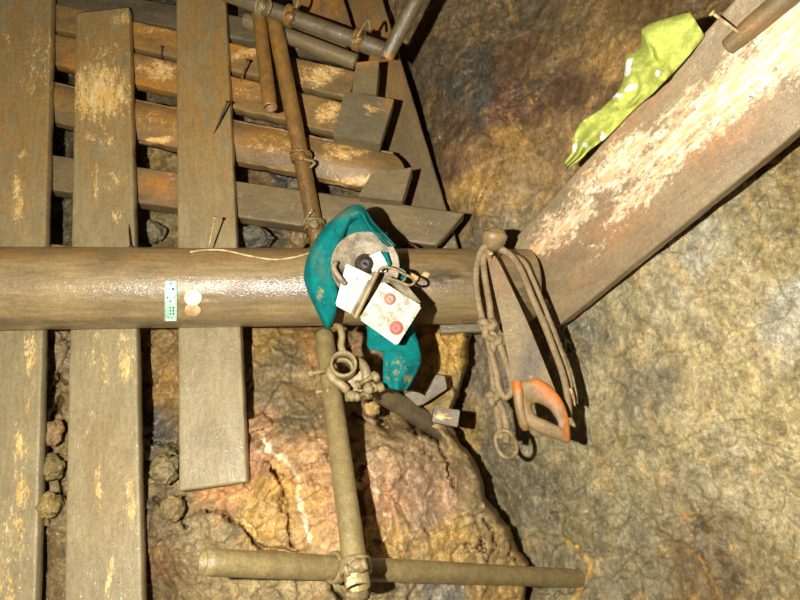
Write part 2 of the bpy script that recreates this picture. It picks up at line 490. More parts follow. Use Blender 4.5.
def gridmesh(name, W, col, mat):
    lum = col @ np.array([.25, .65, .1]); t = lin((170, 146, 106)); t = t / (t @ np.array([.25, .65, .1]))
    col = col * .7 + .3 * lum[..., None] * t
    n, m = W.shape[:2]
    idx = np.arange(n * m).reshape(n, m)
    q = np.stack([idx[:-1, :-1], idx[1:, :-1], idx[1:, 1:], idx[:-1, 1:]], -1).reshape(-1, 4)
    ob = mesh(name, W.reshape(-1, 3), None, mat, None, None, {'Col': col.reshape(-1, 3)}, quads=q)
    tag(ob, kind='structure')
    return ob

def rockwall(name, x0, x1, y0, y1, step, ctrl, zc, mat, amp, fac, cracks=(), veins=(), post=None, seed=0, fsc=7):
    px, py = np.meshgrid(np.arange(x0, x1, step), np.arange(y0, y1, step))
    px = px.astype(float); py = py.astype(float)
    d = tps(ctrl, px, py); d = np.clip(d, .75, 3.2)
    W0 = P(px, py, d)
    wv = fbm(W0 * 9, 5, seed + 50, .6); wx = wv * 14; wy = fbm(W0 * 9 + 31, 5, seed + 60, .6) * 14
    f1, e1 = facets(W0 * fsc + .25 * np.stack([wv, wy / 10, wv], -1), seed + 3)
    f2, e2 = facets(W0 * fsc * 2.7, seed + 13)
    f3, e3 = facets(W0 * fsc * 7 + .5 * np.stack([wv, wv, wv], -1), seed + 23)
    dd = amp * fbm(W0 * 4.5, 7, seed, .56) + fac * f1 + fac * .42 * f2 + fac * .1 * f3 + .005 * fbm(W0 * 40, 4, seed + 9, .65)
    d = d + dd
    col = zones(px + wx * 2.2, py + wy * 2.2, zc)
    jx = 5 * fbm(W0 * 45, 3, seed + 81, .6); jy = 5 * fbm(W0 * 45 + 9, 3, seed + 82, .6)
    for (pl, w, dep) in cracks:
        ww = w * (.85 + .9 * fbm(W0 * 25, 3, seed + 21))
        r = polydist(px + wx * .7 + jx, py + wy * .7 + jy, pl)
        d = d + dep * np.clip(1.15 - r / np.maximum(ww, .3), 0, 1)
    for (pl, w, c) in veins:
        r = polydist(px + wx * .5 + jx * .8, py + wy * .5 + jy * .8, pl)
        k = np.clip(.9 - r / w + 1.5 * fbm(W0 * 50, 4, seed + 77, .7), 0, .85)[..., None]
        col = col * (1 - k) + lin(c) * k
    if post is not None: d = post(px, py, d, wx, wy)
    return gridmesh(name, P(px, py, d), col, mat)

# plank plane (world-vertical) depth along the view axis
def dp(py, off=0): return 1.66 / (1 + .394 * (np.asarray(py, float) - 300) / F) + off

BND = [(340, -200), (352, 20), (400, 95), (462, 250), (470, 335), (458, 385), (446, 425), (462, 450), (480, 496), (511, 538), (533, 565), (528, 605), (525, 720)]
def bx(py): return np.interp(py, [b[1] for b in BND], [b[0] for b in BND])
def curl(px, py, d, wx, wy):
    over = px + wx * .8 + wy * .5 - bx(py)
    return d + np.clip(over, 0, None) * .06 + np.clip(over + 8, 0, 8) ** 2 * .0002

ctrlB = [(-100, -100, 2.6), (100, -100, 2.55), (300, -100, 2.6), (-100, 50, 2.4), (100, 50, 2.35), (300, 50, 2.3), (400, 60, 2.25), (-100, 200, 2.15), (100, 200, 2.1),
         (300, 200, 2.1), (430, 200, 2.1), (-100, 330, 1.9), (40, 340, 1.80), (150, 340, 1.84), (270, 345, 1.80), (300, 400, 1.72), (400, 350, 1.84), (450, 350, 1.8),
         (40, 480, 1.57), (150, 480, 1.575), (150, 410, 1.79), (50, 410, 1.70), (215, 500, 1.545), (300, 450, 1.55), (300, 540, 1.42), (400, 400, 1.78), (400, 440, 1.62), (460, 470, 1.64), (420, 540, 1.5), (500, 560, 1.64),
         (-100, 600, 1.5), (50, 600, 1.475), (160, 600, 1.48), (190, 560, 1.45), (215, 600, 1.38), (260, 620, 1.3), (400, 640, 1.4), (520, 640, 1.6), (100, 720, 1.42), (400, 720, 1.3)]
zB = [(60, 40, (92, 76, 44)), (150, 20, (88, 84, 62)), (160, 90, (96, 86, 58)), (160, 150, (150, 124, 62)), (250, 170, (132, 104, 58)), (160, 225, (126, 108, 64)), (290, 170, (88, 88, 84)), (260, 235, (100, 92, 70)),
      (320, 245, (130, 100, 50)), (330, 100, (92, 76, 44)), (60, 230, (88, 82, 56)), (60, 130, (90, 80, 52)),
      (50, 350, (132, 112, 74)), (50, 450, (134, 108, 60)), (50, 560, (122, 100, 56)), (155, 345, (140, 108, 52)), (165, 400, (158, 116, 42)), (152, 430, (96, 96, 92)), (165, 460, (126, 112, 70)), (160, 520, (116, 98, 62)), (160, 560, (140, 96, 52)), (165, 590, (104, 84, 46)),
      (265, 345, (160, 124, 48)), (290, 360, (104, 92, 56)), (270, 395, (124, 110, 74)), (312, 350, (178, 120, 44)), (300, 390, (146, 118, 68)), (290, 420, (116, 102, 68)), (262, 425, (178, 130, 84)),
      (255, 460, (186, 130, 88)), (275, 480, (206, 150, 52)), (225, 500, (214, 146, 80)), (290, 505, (184, 142, 66)), (320, 450, (190, 140, 86)), (325, 520, (198, 142, 84)), (260, 520, (200, 156, 70)), (330, 550, (186, 148, 90)),
      (200, 530, (140, 122, 78)), (200, 590, (146, 124, 78)), (270, 590, (150, 130, 82)), (230, 535, (136, 118, 76)),
      (380, 440, (166, 136, 94)), (430, 440, (158, 130, 90)), (395, 470, (172, 138, 102)), (440, 490, (178, 140, 106)), (420, 510, (164, 134, 108)), (375, 500, (192, 136, 92)), (385, 545, (190, 150, 66)), (450, 545, (182, 144, 62)), (500, 540, (150, 124, 70)),
      (480, 500, (150, 128, 84)), (440, 590, (130, 132, 122)), (490, 592, (176, 138, 62)), (400, 592, (150, 132, 88)), (350, 590, (140, 120, 76)),
      (350, 345, (146, 112, 74)), (400, 410, (140, 110, 58)), (445, 345, (196, 150, 48)), (450, 390, (150, 124, 64)), (450, 440, (150, 124, 70))]
cracksB = [([(272, 470), (284, 490), (286, 515), (292, 545)], 2.0, .07), ([(205, 510), (240, 525), (262, 548), (300, 552)], 2.6, .08),
           ([(438, 440), (446, 470), (452, 485)], 2.4, .08), ([(485, 520), (500, 545), (492, 560)], 2.0, .05), ([(415, 545), (425, 500), (432, 480)], 1.2, .02),
           ([(60, 400), (48, 425), (52, 470), (62, 500)], 2.5, .08), ([(52, 392), (58, 378), (66, 384)], 2.2, .08), ([(150, 440), (175, 450), (180, 465)], 2.5, .08),
           ([(152, 500), (175, 515), (182, 530)], 2.5, .06), ([(310, 420), (330, 455)], 1.5, .03), ([(378, 436), (410, 452), (424, 470)], 1.4, .03), ([(440, 330), (450, 352), (446, 372)], 1.5, .04),
           ([(372, 402), (378, 420), (392, 424)], 4, .12), ([(400, 400), (416, 424), (440, 436)], 5, .14), ([(322, 575), (340, 600)], 3, .08)]
veinsB = [([(262, 436), (272, 450), (285, 458), (299, 474), (297, 496), (303, 516), (308, 542)], 2.6, (236, 222, 190)),
          ([(362, 452), (374, 476), (377, 500), (388, 520), (388, 532), (378, 548)], 1.5, (232, 214, 176)),
          ([(250, 455), (262, 448), (276, 452)], 1.2, (200, 190, 170))]
rockwall('wall_back', -140, 600, -140, 740, 1.45, ctrlB, zB, M_rockB, .05, .055, cracksB, veinsB, curl, 11, 6)

ctrlR = [(300, -100, 2.5), (400, 0, 2.35), (440, 60, 2.2), (400, 100, 2.4), (450, 150, 2.1), (440, 250, 2.12), (400, 350, 2.15), (420, 430, 2.1), (440, 560, 2.05), (440, 700, 2.0),
         (520, 20, 2.08), (520, 120, 1.95), (500, 210, 1.9), (600, 20, 1.82), (600, 120, 1.74), (540, 200, 1.84), (660, 20, 1.62), (740, -20, 1.5), (700, -120, 1.6), (500, -100, 2.2),
         (480, 350, 1.95), (480, 430, 1.95), (498, 500, 1.95), (530, 500, 1.84), (560, 350, 1.82), (560, 450, 1.78), (580, 560, 1.745), (540, 640, 1.75), (620, 300, 1.68), (700, 230, 1.5), (780, 170, 1.38), (860, 100, 1.25),
         (640, 420, 1.64), (720, 400, 1.5), (800, 400, 1.36), (700, 560, 1.54), (800, 560, 1.38), (900, 400, 1.2), (900, 650, 1.2), (700, 700, 1.45)]
zR = [(400, 20, (112, 82, 46)), (430, 60, (98, 82, 58)), (420, 130, (104, 86, 60)), (450, 20, (118, 92, 54)), (470, 70, (82, 78, 66)), (480, 100, (74, 78, 76)), (470, 130, (100, 78, 54)), (440, 170, (118, 84, 58)),
      (520, 60, (118, 84, 50)), (520, 20, (104, 90, 64)), (560, 20, (126, 104, 66)), (555, 55, (142, 108, 60)), (600, 40, (150, 118, 62)), (640, 10, (120, 90, 44)), (680, 5, (110, 84, 46)), (540, 80, (86, 76, 60)), (515, 95, (118, 70, 38)), (610, 65, (176, 134, 70)),
      (500, 115, (122, 86, 62)), (510, 140, (176, 132, 50)), (480, 150, (150, 108, 56)), (470, 190, (178, 134, 54)), (450, 205, (164, 128, 60)), (510, 180, (150, 116, 60)), (545, 150, (140, 108, 64)), (575, 120, (150, 116, 72)), (560, 95, (100, 68, 48)),
      (470, 230, (92, 86, 68)), (500, 225, (124, 110, 78)), (530, 215, (130, 112, 74)), (620, 110, (110, 76, 50)), (720, 15, (112, 88, 50)),
      (480, 350, (98, 88, 70)), (480, 400, (106, 90, 68)), (465, 430, (136, 114, 56)), (500, 480, (112, 104, 74)), (540, 480, (108, 104, 78)), (520, 520, (112, 106, 76)), (540, 545, (120, 108, 72)), (495, 450, (110, 104, 78)),
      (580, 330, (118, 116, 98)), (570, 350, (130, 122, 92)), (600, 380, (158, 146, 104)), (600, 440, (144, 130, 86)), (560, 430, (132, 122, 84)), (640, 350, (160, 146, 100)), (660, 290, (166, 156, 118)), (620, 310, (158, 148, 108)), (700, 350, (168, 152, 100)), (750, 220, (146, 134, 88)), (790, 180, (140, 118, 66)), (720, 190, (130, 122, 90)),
      (780, 260, (150, 134, 78)), (790, 310, (172, 172, 150)), (740, 300, (168, 152, 104)), (700, 240, (158, 156, 132)), (690, 420, (172, 156, 108)), (760, 400, (172, 158, 106)), (660, 470, (156, 144, 98)), (620, 520, (134, 126, 90)), (580, 520, (128, 118, 80)), (600, 570, (126, 116, 80)),  # pale grey zones put the wet glints into the rock colour
      (690, 500, (132, 122, 86)), (700, 530, (118, 100, 62)), (690, 580, (112, 88, 44)), (720, 570, (104, 84, 46)), (760, 560, (140, 124, 78)), (780, 500, (172, 160, 114)), (740, 480, (168, 156, 116)), (790, 590, (146, 130, 80)), (650, 580, (122, 110, 74)), (800, 440, (176, 162, 110)),
      (620, 400, (134, 126, 92)), (640, 385, (118, 110, 84))]
cracksR = [([(505, 112), (520, 128), (530, 140)], 1.2, .03), ([(462, 20), (478, 45), (488, 72)], 2, .02), ([(470, 205), (485, 188)], 1.5, .05), ([(520, 96), (545, 90), (565, 74)], 2.0, .03),
           ([(575, 360), (588, 372)], 1.5, .02), ([(700, 520), (706, 532)], 2, .03), ([(560, 420), (548, 470), (560, 520)], 1.5, .01)]
veinsR = [([(566, 538), (584, 552), (588, 570), (580, 588), (572, 600)], 3.2, (196, 146, 46)), ([(590, 560), (612, 556)], 2.5, (180, 138, 60)), ([(685, 550), (700, 562), (716, 596)], 2.5, (170, 118, 40)),
          ([(735, 333), (756, 325)], 3.5, (224, 196, 110)), ([(678, 492), (690, 500), (700, 512)], 2.5, (176, 134, 72)), ([(598, 118), (640, 90)], 2, (150, 120, 70)), ([(525, 500), (560, 498), (590, 505)], 2, (146, 128, 78))]
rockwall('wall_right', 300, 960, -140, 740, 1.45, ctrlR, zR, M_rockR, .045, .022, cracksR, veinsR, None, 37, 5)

# ---------------------------------------------------------------- vertical planks
VN = (0, -1, 0)
def vplank(x0, y0, x1, y1, w, label, patches, seed, off=0, **kw):
    A = P(x0, y0, dp(y0, off)); B = P(x1, y1, dp(y1, off))
    patches = [(x, y, rx * 1.35, ry * 1.3, a, s * .74, c) if c == 0 else (x, y, rx, ry, a, s, c) for x, y, rx, ry, a, s, c in patches]
    ob = board('plank', B, A, w, .034, VN, M_plank, patches, seed=seed, rough=.002, chip=.004, step=.005,
               tag_=(label, 'plank', 'upright planks behind the log'), **kw)
    return ob
pt1 = [(40, 60, 16, 28, 0, .75, 0), (30, 85, 10, 12, 0, .7, 0), (18, 200, 5, 22, 0, 1.1, 0), (22, 155, 7, 6, 0, .8, 0), (50, 90, 6, 10, 0, .6, 0), (8, 40, 3, 10, 20, .9, 0),
       (30, 350, 6, 24, 0, 1.0, 0), (28, 400, 5, 20, 0, .7, 0), (22, 445, 8, 18, 0, .95, 0), (20, 490, 8, 22, 0, .95, 0), (12, 540, 18, 40, 0, .75, 0), (5, 585, 16, 30, 0, .8, 0),
       (20, 100, 60, 120, 0, .75, 1), (25, 20, 40, 40, 0, .7, 1)]
vplank(17, -40, -21, 640, .238, 'leftmost upright plank, cut by the left edge, pale scraped streaks low down', pt1, 1, .002)
pt2 = [(100, 92, 26, 26, 0, 1.35, 0), (104, 60, 22, 22, 0, .72, 0), (122, 18, 12, 8, 0, .95, 0), (88, 42, 8, 12, 0, .6, 0), (100, 138, 22, 8, -15, .8, 0), (96, 185, 2, 14, 0, 1.0, 0), (112, 180, 12, 8, 0, .7, 0), (118, 216, 8, 6, 0, .8, 0), (98, 172, 6, 8, 0, .8, 0),
       (92, 352, 5, 26, 0, .7, 0), (104, 365, 4, 26, 0, .85, 0), (126, 362, 8, 22, 0, 1.0, 0), (124, 338, 6, 6, 0, 1.0, 0), (95, 336, 5, 5, 0, .9, 0), (93, 414, 3, 4, 0, .9, 0), (112, 444, 16, 3, 0, .6, 0), (86, 433, 3, 6, 0, .9, 0), (99, 490, 5, 24, 0, .85, 0), (131, 500, 4, 32, 0, .9, 0), (110, 575, 2.5, 24, -8, 1.1, 0), (126, 525, 8, 5, 0, .6, 0),
       (104, 90, 50, 110, 0, .8, 1), (110, 480, 40, 60, 0, .25, 1)]
vplank(102.5, 10, 103, 640, .172, 'second upright plank from the left, scraped pale in its upper half', pt2, 2, 0, skewB=.004)
pt3 = [(205, 80, 50, 120, 0, .8, 1), (196, 90, 4, 10, 0, .5, 0), (185, 230, 5, 10, 0, .4, 0), (200, 190, 40, 50, 0, .3, 1)]
vplank(200, -30, 213, 486, .162, 'third upright plank, shorter one whose square foot ends above the rock', pt3, 3, .004)

# ---------------------------------------------------------------- lagging boards behind the planks
def lag(x0, y0, x1, y1, w, t, off, label, patches, seed, name='lagging_board', mat=None, **kw):
    A = P(x0, y0, dp(y0, off)); B = P(x1, y1, dp(y1, off))
    return board(name, A, B, w, t, kw.pop('nv', (0, -1, -.12)), mat or M_lag, patches, seed=seed, rough=kw.pop('rough', .006), chip=kw.pop('chip', .008),
                 tag_=(label, 'board', 'rough boards behind the upright planks'), **kw)
lag(-60, -26, 345, 46, .085, .05, .06, 'grey board topmost behind the planks, cut by the top edge', [(150, 10, 120, 30, 0, .5, 2)], 11, mat=M_grey)
lag(20, 8, 352, 84, .098, .04, .05, 'brown lagging board under the topmost, running towards the upright block', [(155, 30, 22, 6, 10, .6, 0), (260, 50, 46, 6, 13, .95, 0), (150, 35, 40, 14, 0, .9, 1), (240, 45, 20, 14, 0, 1, 1), (320, 75, 30, 12, 15, .85, 0)], 12)  # long pale stripe puts the lit upper edge into the wood colour
lag(20, 40, 366, 124, .108, .045, .05, 'second lagging board, pale streaks, ending behind the square block', [(158, 70, 24, 14, 0, .85, 0), (250, 92, 26, 12, 10, .5, 0), (330, 112, 18, 12, 20, .9, 0), (150, 80, 60, 20, 0, .9, 1), (70, 62, 12, 8, 0, .9, 1), (240, 80, 20, 18, 0, .9, 1)], 13)
lag(20, 92, 404, 172, .128, .06, .04, 'thick split log board with pale worn face and rounded right end', [(155, 120, 22, 12, 0, .6, 0), (275, 140, 34, 14, 10, .6, 0), (345, 150, 34, 12, 10, .85, 0), (350, 182, 40, 6, 8, .95, 0), (160, 140, 24, 4, 5, 1.2, 0), (175, 130, 8, 16, 0, .6, 0), (265, 140, 30, 14, 0, .6, 1), (160, 118, 30, 14, 0, .6, 1), (390, 160, 20, 30, 0, .4, 2)], 15, crown=.022, roundend=.05)  # thin pale stripe low on the board is its lit underside, painted in
lag(10, 166, 450, 229, .112, .06, .052, 'lowest lagging board just above the log, muddy with slanted right end', [(160, 188, 24, 14, 0, .9, 1), (172, 176, 6, 6, 0, .7, 0), (230, 195, 10, 6, 0, .5, 0), (150, 215, 40, 6, 0, .3, 0)], 16, mat=M_block, skewB=.07, rough=.003)
lag(-30, 247, 330, 285, .07, .05, .05, 'brown board mostly hidden behind the log', [(160, 245, 30, 10, 0, .8, 1)], 17)

# slanted boards and wedges by the back rock
board('board', P(352, -40, 2.27), P(438, 252, 1.93), .125, .04, (-.25, -1, -.1), M_block, [(380, 40, 40, 60, 0, .5, 1)], seed=21,
      tag_=('slanting brown board leaning on the rock beside the wedges', 'board'), skewB=.03)
board('board', P(300, -60, 2.2), P(330, 40, 2.06), .17, .03, (0, -1, -.1), M_block, [(320, 10, 30, 30, 0, .9, 1)], seed=22, tag_=('short brown board at the top edge behind the grey pole', 'board'))
polybox('wedge_block', [(356, 62, 1.90), (379, 60, 1.90), (376, 95, 1.88), (352, 92, 1.88)], .07, M_block, tag_=('small upright wooden block below the grey pole, above the square one', 'wooden block', 'wooden wedge blocks'), patches=[(366, 60, 14, 5, 0, 1, 1)])
polybox('wedge_block', [(345, 91, 1.86), (394, 99, 1.86), (380, 144, 1.82), (333, 135, 1.82)], .05, M_grey, seed=3, tag_=('square grey wooden block lodged against the boards', 'wooden block', 'wooden wedge blocks'), patches=[(370, 107, 14, 3, 0, 1.0, 0), (392, 105, 8, 12, 0, .8, 1)])
polybox('wedge_block', [(371, 174, 1.80), (412, 167, 1.80), (402, 201, 1.78), (358, 196, 1.78)], .05, M_block, seed=5, tag_=('small wooden wedge resting on the lowest lagging board', 'wooden block', 'wooden wedge blocks'))

# ---------------------------------------------------------------- the big log
LA, LB = (-150, 289, 1.505), (529, 286, 1.735)
la, lb = P(*LA), P(*LB)
LR = .1035
def logsurf(px, py, off=0.):
    """point on the round front of the log"""
    r = nrm(P(px, py, 1.0) - CAM); X = nrm(lb - la)
    o = CAM - la; a = r - X * (r @ X); b = o - X * (o @ X)
    A_, B_, C_ = a @ a, 2 * a @ b, b @ b - (LR + off) ** 2
    q = max(B_ * B_ - 4 * A_ * C_, 0)
    return CAM + r * ((-B_ - math.sqrt(q)) / (2 * A_))
def Lp(px, py, off=0): return logsurf(px, py, off)
logR = empty('log', la, 'thick round muddy log running level across the picture', 'log')
pts = la + np.linspace(0, 1, 330)[:, None] * (lb - la)
R = tube_rings(pts, LR, 110)
n_, m_ = R.shape[:2]; Xl = nrm(lb - la)
u = ((R - la) @ Xl)[..., None]; rad = R - la - u * Xl
q = np.concatenate([u * .6, rad * 8 + 4], -1)
k = 1 + .012 * fbm(q * 3, 4, 5) + .006 * fbm(np.concatenate([u * 3, rad * 60], -1), 3, 8)
k = k - np.clip(fbm(np.concatenate([u * 4, rad * 70], -1), 2, 30) - .35, 0, 1)[...] * .09 * np.clip((u[..., 0] - .45) * 3, 0, 1)
k = k * np.interp(u[..., 0], [0, u.max() - .02, u.max() - .005, u.max()], [1, 1, .985, .95])
R = la + u * Xl + rad * k[..., None]
V, f = loft(R)
lpatch = [(60, 290, 100, 12, 0, .35, 0), (300, 255, 320, 9, 0, .55, 1), (60, 252, 100, 8, 0, .9, 1), (445, 278, 30, 10, 0, .9, 2), (520, 300, 16, 26, 0, .85, 2), (290, 290, 60, 12, 0, .6, 2),  # wide pale band at the left is the log's highlight put into its colour
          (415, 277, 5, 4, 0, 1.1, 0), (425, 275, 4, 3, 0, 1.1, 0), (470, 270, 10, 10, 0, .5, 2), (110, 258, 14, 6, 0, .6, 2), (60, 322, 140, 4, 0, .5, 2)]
Zl = nrm(np.array([0, -1.0, 0]) - Xl * (Xl @ np.array([0, -1.0, 0])))
mesh('trunk', V, f, M_log, logR, (la, Xl, np.cross(Zl, Xl), Zl), {'Msk': masks(V, lpatch)})
# peg with a big round head
hp = [(492, 262, 1.70), (492, 252, 1.64), (493, 243, 1.60), (494, 236, 1.575), (495, 231, 1.57), (495, 227.5, 1.57)]
tube('peg', catmull([P(*h) for h in hp], 8), [.018, .022, .026, .033, .034, .024, .008], M_log, logR, m=32, lump=.08, seed=4, patches=[(494, 234, 10, 8, 0, .5, 1)])
# tape-like number tag and two round tags
def logpatch(name, x0, x1, y0, y1, off, mat, parent, nx=6, ny=14, round_=False, tag_=None, wob=0):
    W, fs = [], []
    if round_:
        cx, cy, rx, ry = (x0 + x1) / 2, (y0 + y1) / 2, (x1 - x0) / 2, (y1 - y0) / 2
        N = 28
        for o in (off, 0.0):
            for rr in (1.0, .93 if o else 1.0, .5):
                for i in range(N):
                    a = 2 * math.pi * i / N; ww = 1 + wob * math.sin(3 * a + 1)
                    W.append(Lp(cx + rx * rr * ww * math.cos(a), cy + ry * rr * ww * math.sin(a), o * (1 if rr < 1 else .6)))
        c0 = len(W); W.append(Lp(cx, cy, off))
        for i in range(N):
            j = (i + 1) % N
            fs += [(i, j, N + j, N + i), (N + i, N + j, 2 * N + j, 2 * N + i), (2 * N + i, 2 * N + j, c0), (3 * N + i, 3 * N + j, j, i)]
    else:
        for o in (off, -.001):
            for j in range(ny):
                for i in range(nx): W.append(Lp(x0 + (x1 - x0) * i / (nx - 1), y0 + (y1 - y0) * j / (ny - 1), o))
        N = nx * ny
        for j in range(ny - 1):
            for i in range(nx - 1):
                a = j * nx + i; fs.append((a, a + nx, a + nx + 1, a + 1))
        rim = [i for i in range(nx)] + [j * nx + nx - 1 for j in range(1, ny)] + [(ny - 1) * nx + i for i in range(nx - 2, -1, -1)] + [j * nx for j in range(ny - 2, 0, -1)]
        for a, b in zip(rim, rim[1:] + rim[:1]): fs.append((a, N + a, N + b, b))
    ob = mesh(name, W, fs, mat, parent, None, {'Msk': np.zeros((len(W), 3))})
    if tag_: ob['label'] = tag_
    return ob
tg = logpatch('number_tag', 164.5, 177, 280.5, 321, .0035, M_tag, logR, tag_='pale green strip tag with dark printed marks')
W, fs = [], []
def mark(x, y, w, h):
    b = len(W)
    for (a, c) in ((0, 0), (w, 0), (w, h), (0, h)): W.append(Lp(x + a, y + c, .0046))
    for (a, c) in ((0, 0), (w, 0), (w, h), (0, h)): W.append(Lp(x + a, y + c, .0030))
    fs.append((b, b + 3, b + 2, b + 1)); fs.append((b + 4, b + 5, b + 6, b + 7))
    for i in range(4): j = (i + 1) % 4; fs.append((b + i, b + j, b + 4 + j, b + 4 + i))
for (x, y) in ((170, 283), (166.5, 297), (169.5, 300.5)): mark(x, y, 1.7, 1.5)
for (x, y) in ((172, 288),): mark(x, y, 2.2, 2.2)
for y in (307, 310, 313): mark(169.6, y, 1.3, 1.6); mark(172.6, y - .4, 1.5, 1.9)
for (x, y) in ((168, 288), (171, 293), (174, 297), (168, 317), (171, 318)): mark(x, y, 1.0, .8)
mesh('printed_marks', W, fs, M_ink, tg, None, {'Msk': np.zeros((len(W), 3))}, smooth=False)
logpatch('round_tag', 184, 202, 289, 306, .006, M_coin, logR, round_=True, tag_='bright cream round tag')
logpatch('round_tag', 184, 201, 303.5, 317, .004, M_coinb, logR, round_=True, wob=.05, tag_='duller lower round tag, partly under the bright one')

# small round knot of wire on the top edge of the log
wp = [Lp(190, 252, .004), Lp(205, 250, .004), Lp(225, 250.5, .004), Lp(250, 256, .004), Lp(275, 259.5, .004), Lp(295, 257, .004), Lp(312, 252, .004)]
tube('wire', catmull(wp, 10), .0026, M_wire, m=10, twist=300, strands=2, tag_=('thin pale twisted wire lying along the top of the log', 'wire'), lump=.1)

# nails
def nail(a, b, r, mat, parent=None, label=None):
    a, b = np.asarray(a), np.asarray(b); n = nrm(b - a)
    pts_ = np.vstack([a + t * (b - a) for t in (0, .3, .6, .93, .955, .96, 1.0)])
    Rr = tube_rings(pts_, [r * .4, r, r, r, r, r * 2.1, r * 2.0], 12)
    rr = [r * .3, r, r, r, r, r * 2.2, r * 2.1]
    Rr = np.array([pts_[i] + (Rr[i] - pts_[i]) / np.linalg.norm(Rr[i][0] - pts_[i]) * rr[i] for i in range(len(pts_))])
    V, f = loft(Rr)
    ob = mesh('nail', V, f, mat, parent, None, {'Msk': np.zeros((len(V), 3))})
    if label: tag(ob, label, 'nail', 'nails sticking out of the timber')
    return ob
nail(P(208, 252, 1.655), P(215, 217, 1.60), .0022, M_wire, None, 'pale thin nail standing by the foot of the third plank above the log')
nail(P(214, 134, dp(134, .004)), P(228, 101, dp(100, -.07)), .0028, M_ndark, None, 'dark bent nail sticking from the right edge of the third plank')
nail(P(129, 224, dp(224, .0)), P(131, 248, dp(246, -.02)), .003, M_ndark, None, 'rusty nail in the right edge of the second plank just above the log')
nail(P(240, 84, dp(80, .05)), P(248, 60, dp(60, -.03)), .003, M_nail, None, 'grey nail projecting from a lagging board right of the third plank')
nail(P(161, 72, dp(72, .08)), P(162, 46, dp(46, .03)), .0025, M_ndark, None, 'dark nail in the board between the second and third planks')
nail(P(20, -2, dp(0, .01)), P(16, -9, dp(-9, -.05)), .006, M_nail, None, 'nail at the top left corner in the leftmost plank')

# ---------------------------------------------------------------- big sloping beam on the right
ba = P(533, 285, 1.745); bb0 = P(700, 127, 1.29)
bb = ba + (bb0 - ba) * 1.55
bn = nrm(CAM - (ba + bb) / 2) + np.array([-.1, 0, .2])
Xb = nrm(bb - ba); Zb = nrm(bn - Xb * (bn @ Xb))
bpatch = [(565, 222, 60, 20, 42, .95, 0), (620, 165, 60, 24, 42, 1.0, 0), (640, 190, 50, 18, 42, .9, 0), (680, 135, 64, 28, 42, 1.05, 0), (690, 100, 60, 14, 42, .65, 0), (740, 85, 74, 30, 40, 1.2, 0), (790, 40, 56, 36, 40, 1.25, 0), (730, 60, 50, 12, 42, .75, 0),
          (640, 150, 40, 10, -50, .6, 0), (690, 150, 30, 5, -60, .65, 0), (720, 130, 50, 24, 38, .8, 1), (600, 240, 44, 18, 38, .5, 0), (620, 225, 40, 20, 38, .6, 1), (610, 130, 60, 14, 38, .6, 1), (560, 240, 30, 12, 38, .5, 1), (585, 275, 20, 10, 60, .4, 1), (640, 105, 30, 10, 45, .5, 1), (715, 135, 40, 12, 38, .6, 0)]
board('beam', ba, bb, .268, .07, bn, M_beam, bpatch, seed=31, rough=.003, chip=.006, step=.005, skewA=.035, tag_=('wide heavy beam sloping up to the right, bright scraped wood along its face', 'beam'))
def onbeam(px, py, off=0.):
    r = P(px, py, 1.0) - CAM; t = ((ba + Zb * off - CAM) @ Zb) / (r @ Zb); return CAM + r * t
a_, b_ = onbeam(728, 47, .004), onbeam(800, -14, .004)
tube('stake', a_ + np.linspace(0, 1, 40)[:, None] * (b_ - a_), [.017, .021, .021, .021], M_block, m=24, lump=.06, tag_=('short round muddy stake fixed on top of the sloping beam', 'stake'), patches=[(760, 25, 30, 14, 0, .4, 1)])
nail(onbeam(757, 46, -.004), onbeam(711, 12, .055), .003, M_wire, None, 'long pale nail lying over the round stake on the sloping beam')

# ---------------------------------------------------------------- poles
r0 = .024
G = 'scaffold poles'
pipe('pole', P(205, -14, 1.86), P(386, 51, 1.80), .0235, M_pipeg, seed=1, lump=.05, tag_=('grey pole slanting across the top, tied with wire knots', 'pole', G))
SC.objects[-1] if False else None
pipe('pole', P(428, -24, 1.72), P(386, 58, 1.79), .0215, M_pipeg, seed=2, lump=.06, hollowB=True, patches=[(386, 62, 8, 8, 0, 1, 1)], tag_=('short pole rising out of the top edge beside the brown rock', 'pole', G))
pipe('pole', P(258, 10, 1.87), P(270, 108, 1.76), .0205, M_pipeo, seed=3, lump=.04, hollowB=True, tag_=('short rusty pole hanging down beside the third plank, open lower end', 'pole', G))
pipe('pole', P(273, 14, 1.88), P(322, 264, 1.757), .0235, M_pipeo, seed=4, lump=.03, patches=[(315, 200, 20, 60, 0, .5, 2)], tag_=('long rusty pole running down behind the log from the top', 'pole', G))
pipe('pole', P(245, 20, 1.93), P(356, 62, 1.90), .024, M_block, seed=8, lump=.05, tag_=('dull brown round pole just under the grey pole at the top', 'pole', G))
def lerp(a, b, t): return np.asarray(a) * (1 - t) + np.asarray(b) * t
pA, pB = P(324, 334, 1.60), P(358, 588, 1.17)
pipe('pole', pA, pB, .0240, M_pipe, seed=5, lump=.03, hollowA=True, hollowB=True, tag_=('upright muddy pole below the log, its foot clamped to a level pole', 'pole', G), patches=[(352, 585, 8, 16, 0, .7, 0), (340, 500, 5, 60, 0, .3, 0)])
qA, qB = P(203, 562, 1.14), P(592, 579, 1.77)
pipe('pole', qA, qB, .0245, M_pipe, seed=6, lump=.03, hollowA=True, tag_=('level muddy pole along the bottom, running into the rock on the right', 'pole', G))
pipe('pole', P(364, 382, 1.52), P(448, 436, 1.80), .026, M_pipeg, seed=7, lump=.04, tag_=('dark diagonal pole stuck into the crack above the boulder', 'pole', G), patches=[(385, 398, 20, 12, 30, .3, 0)])

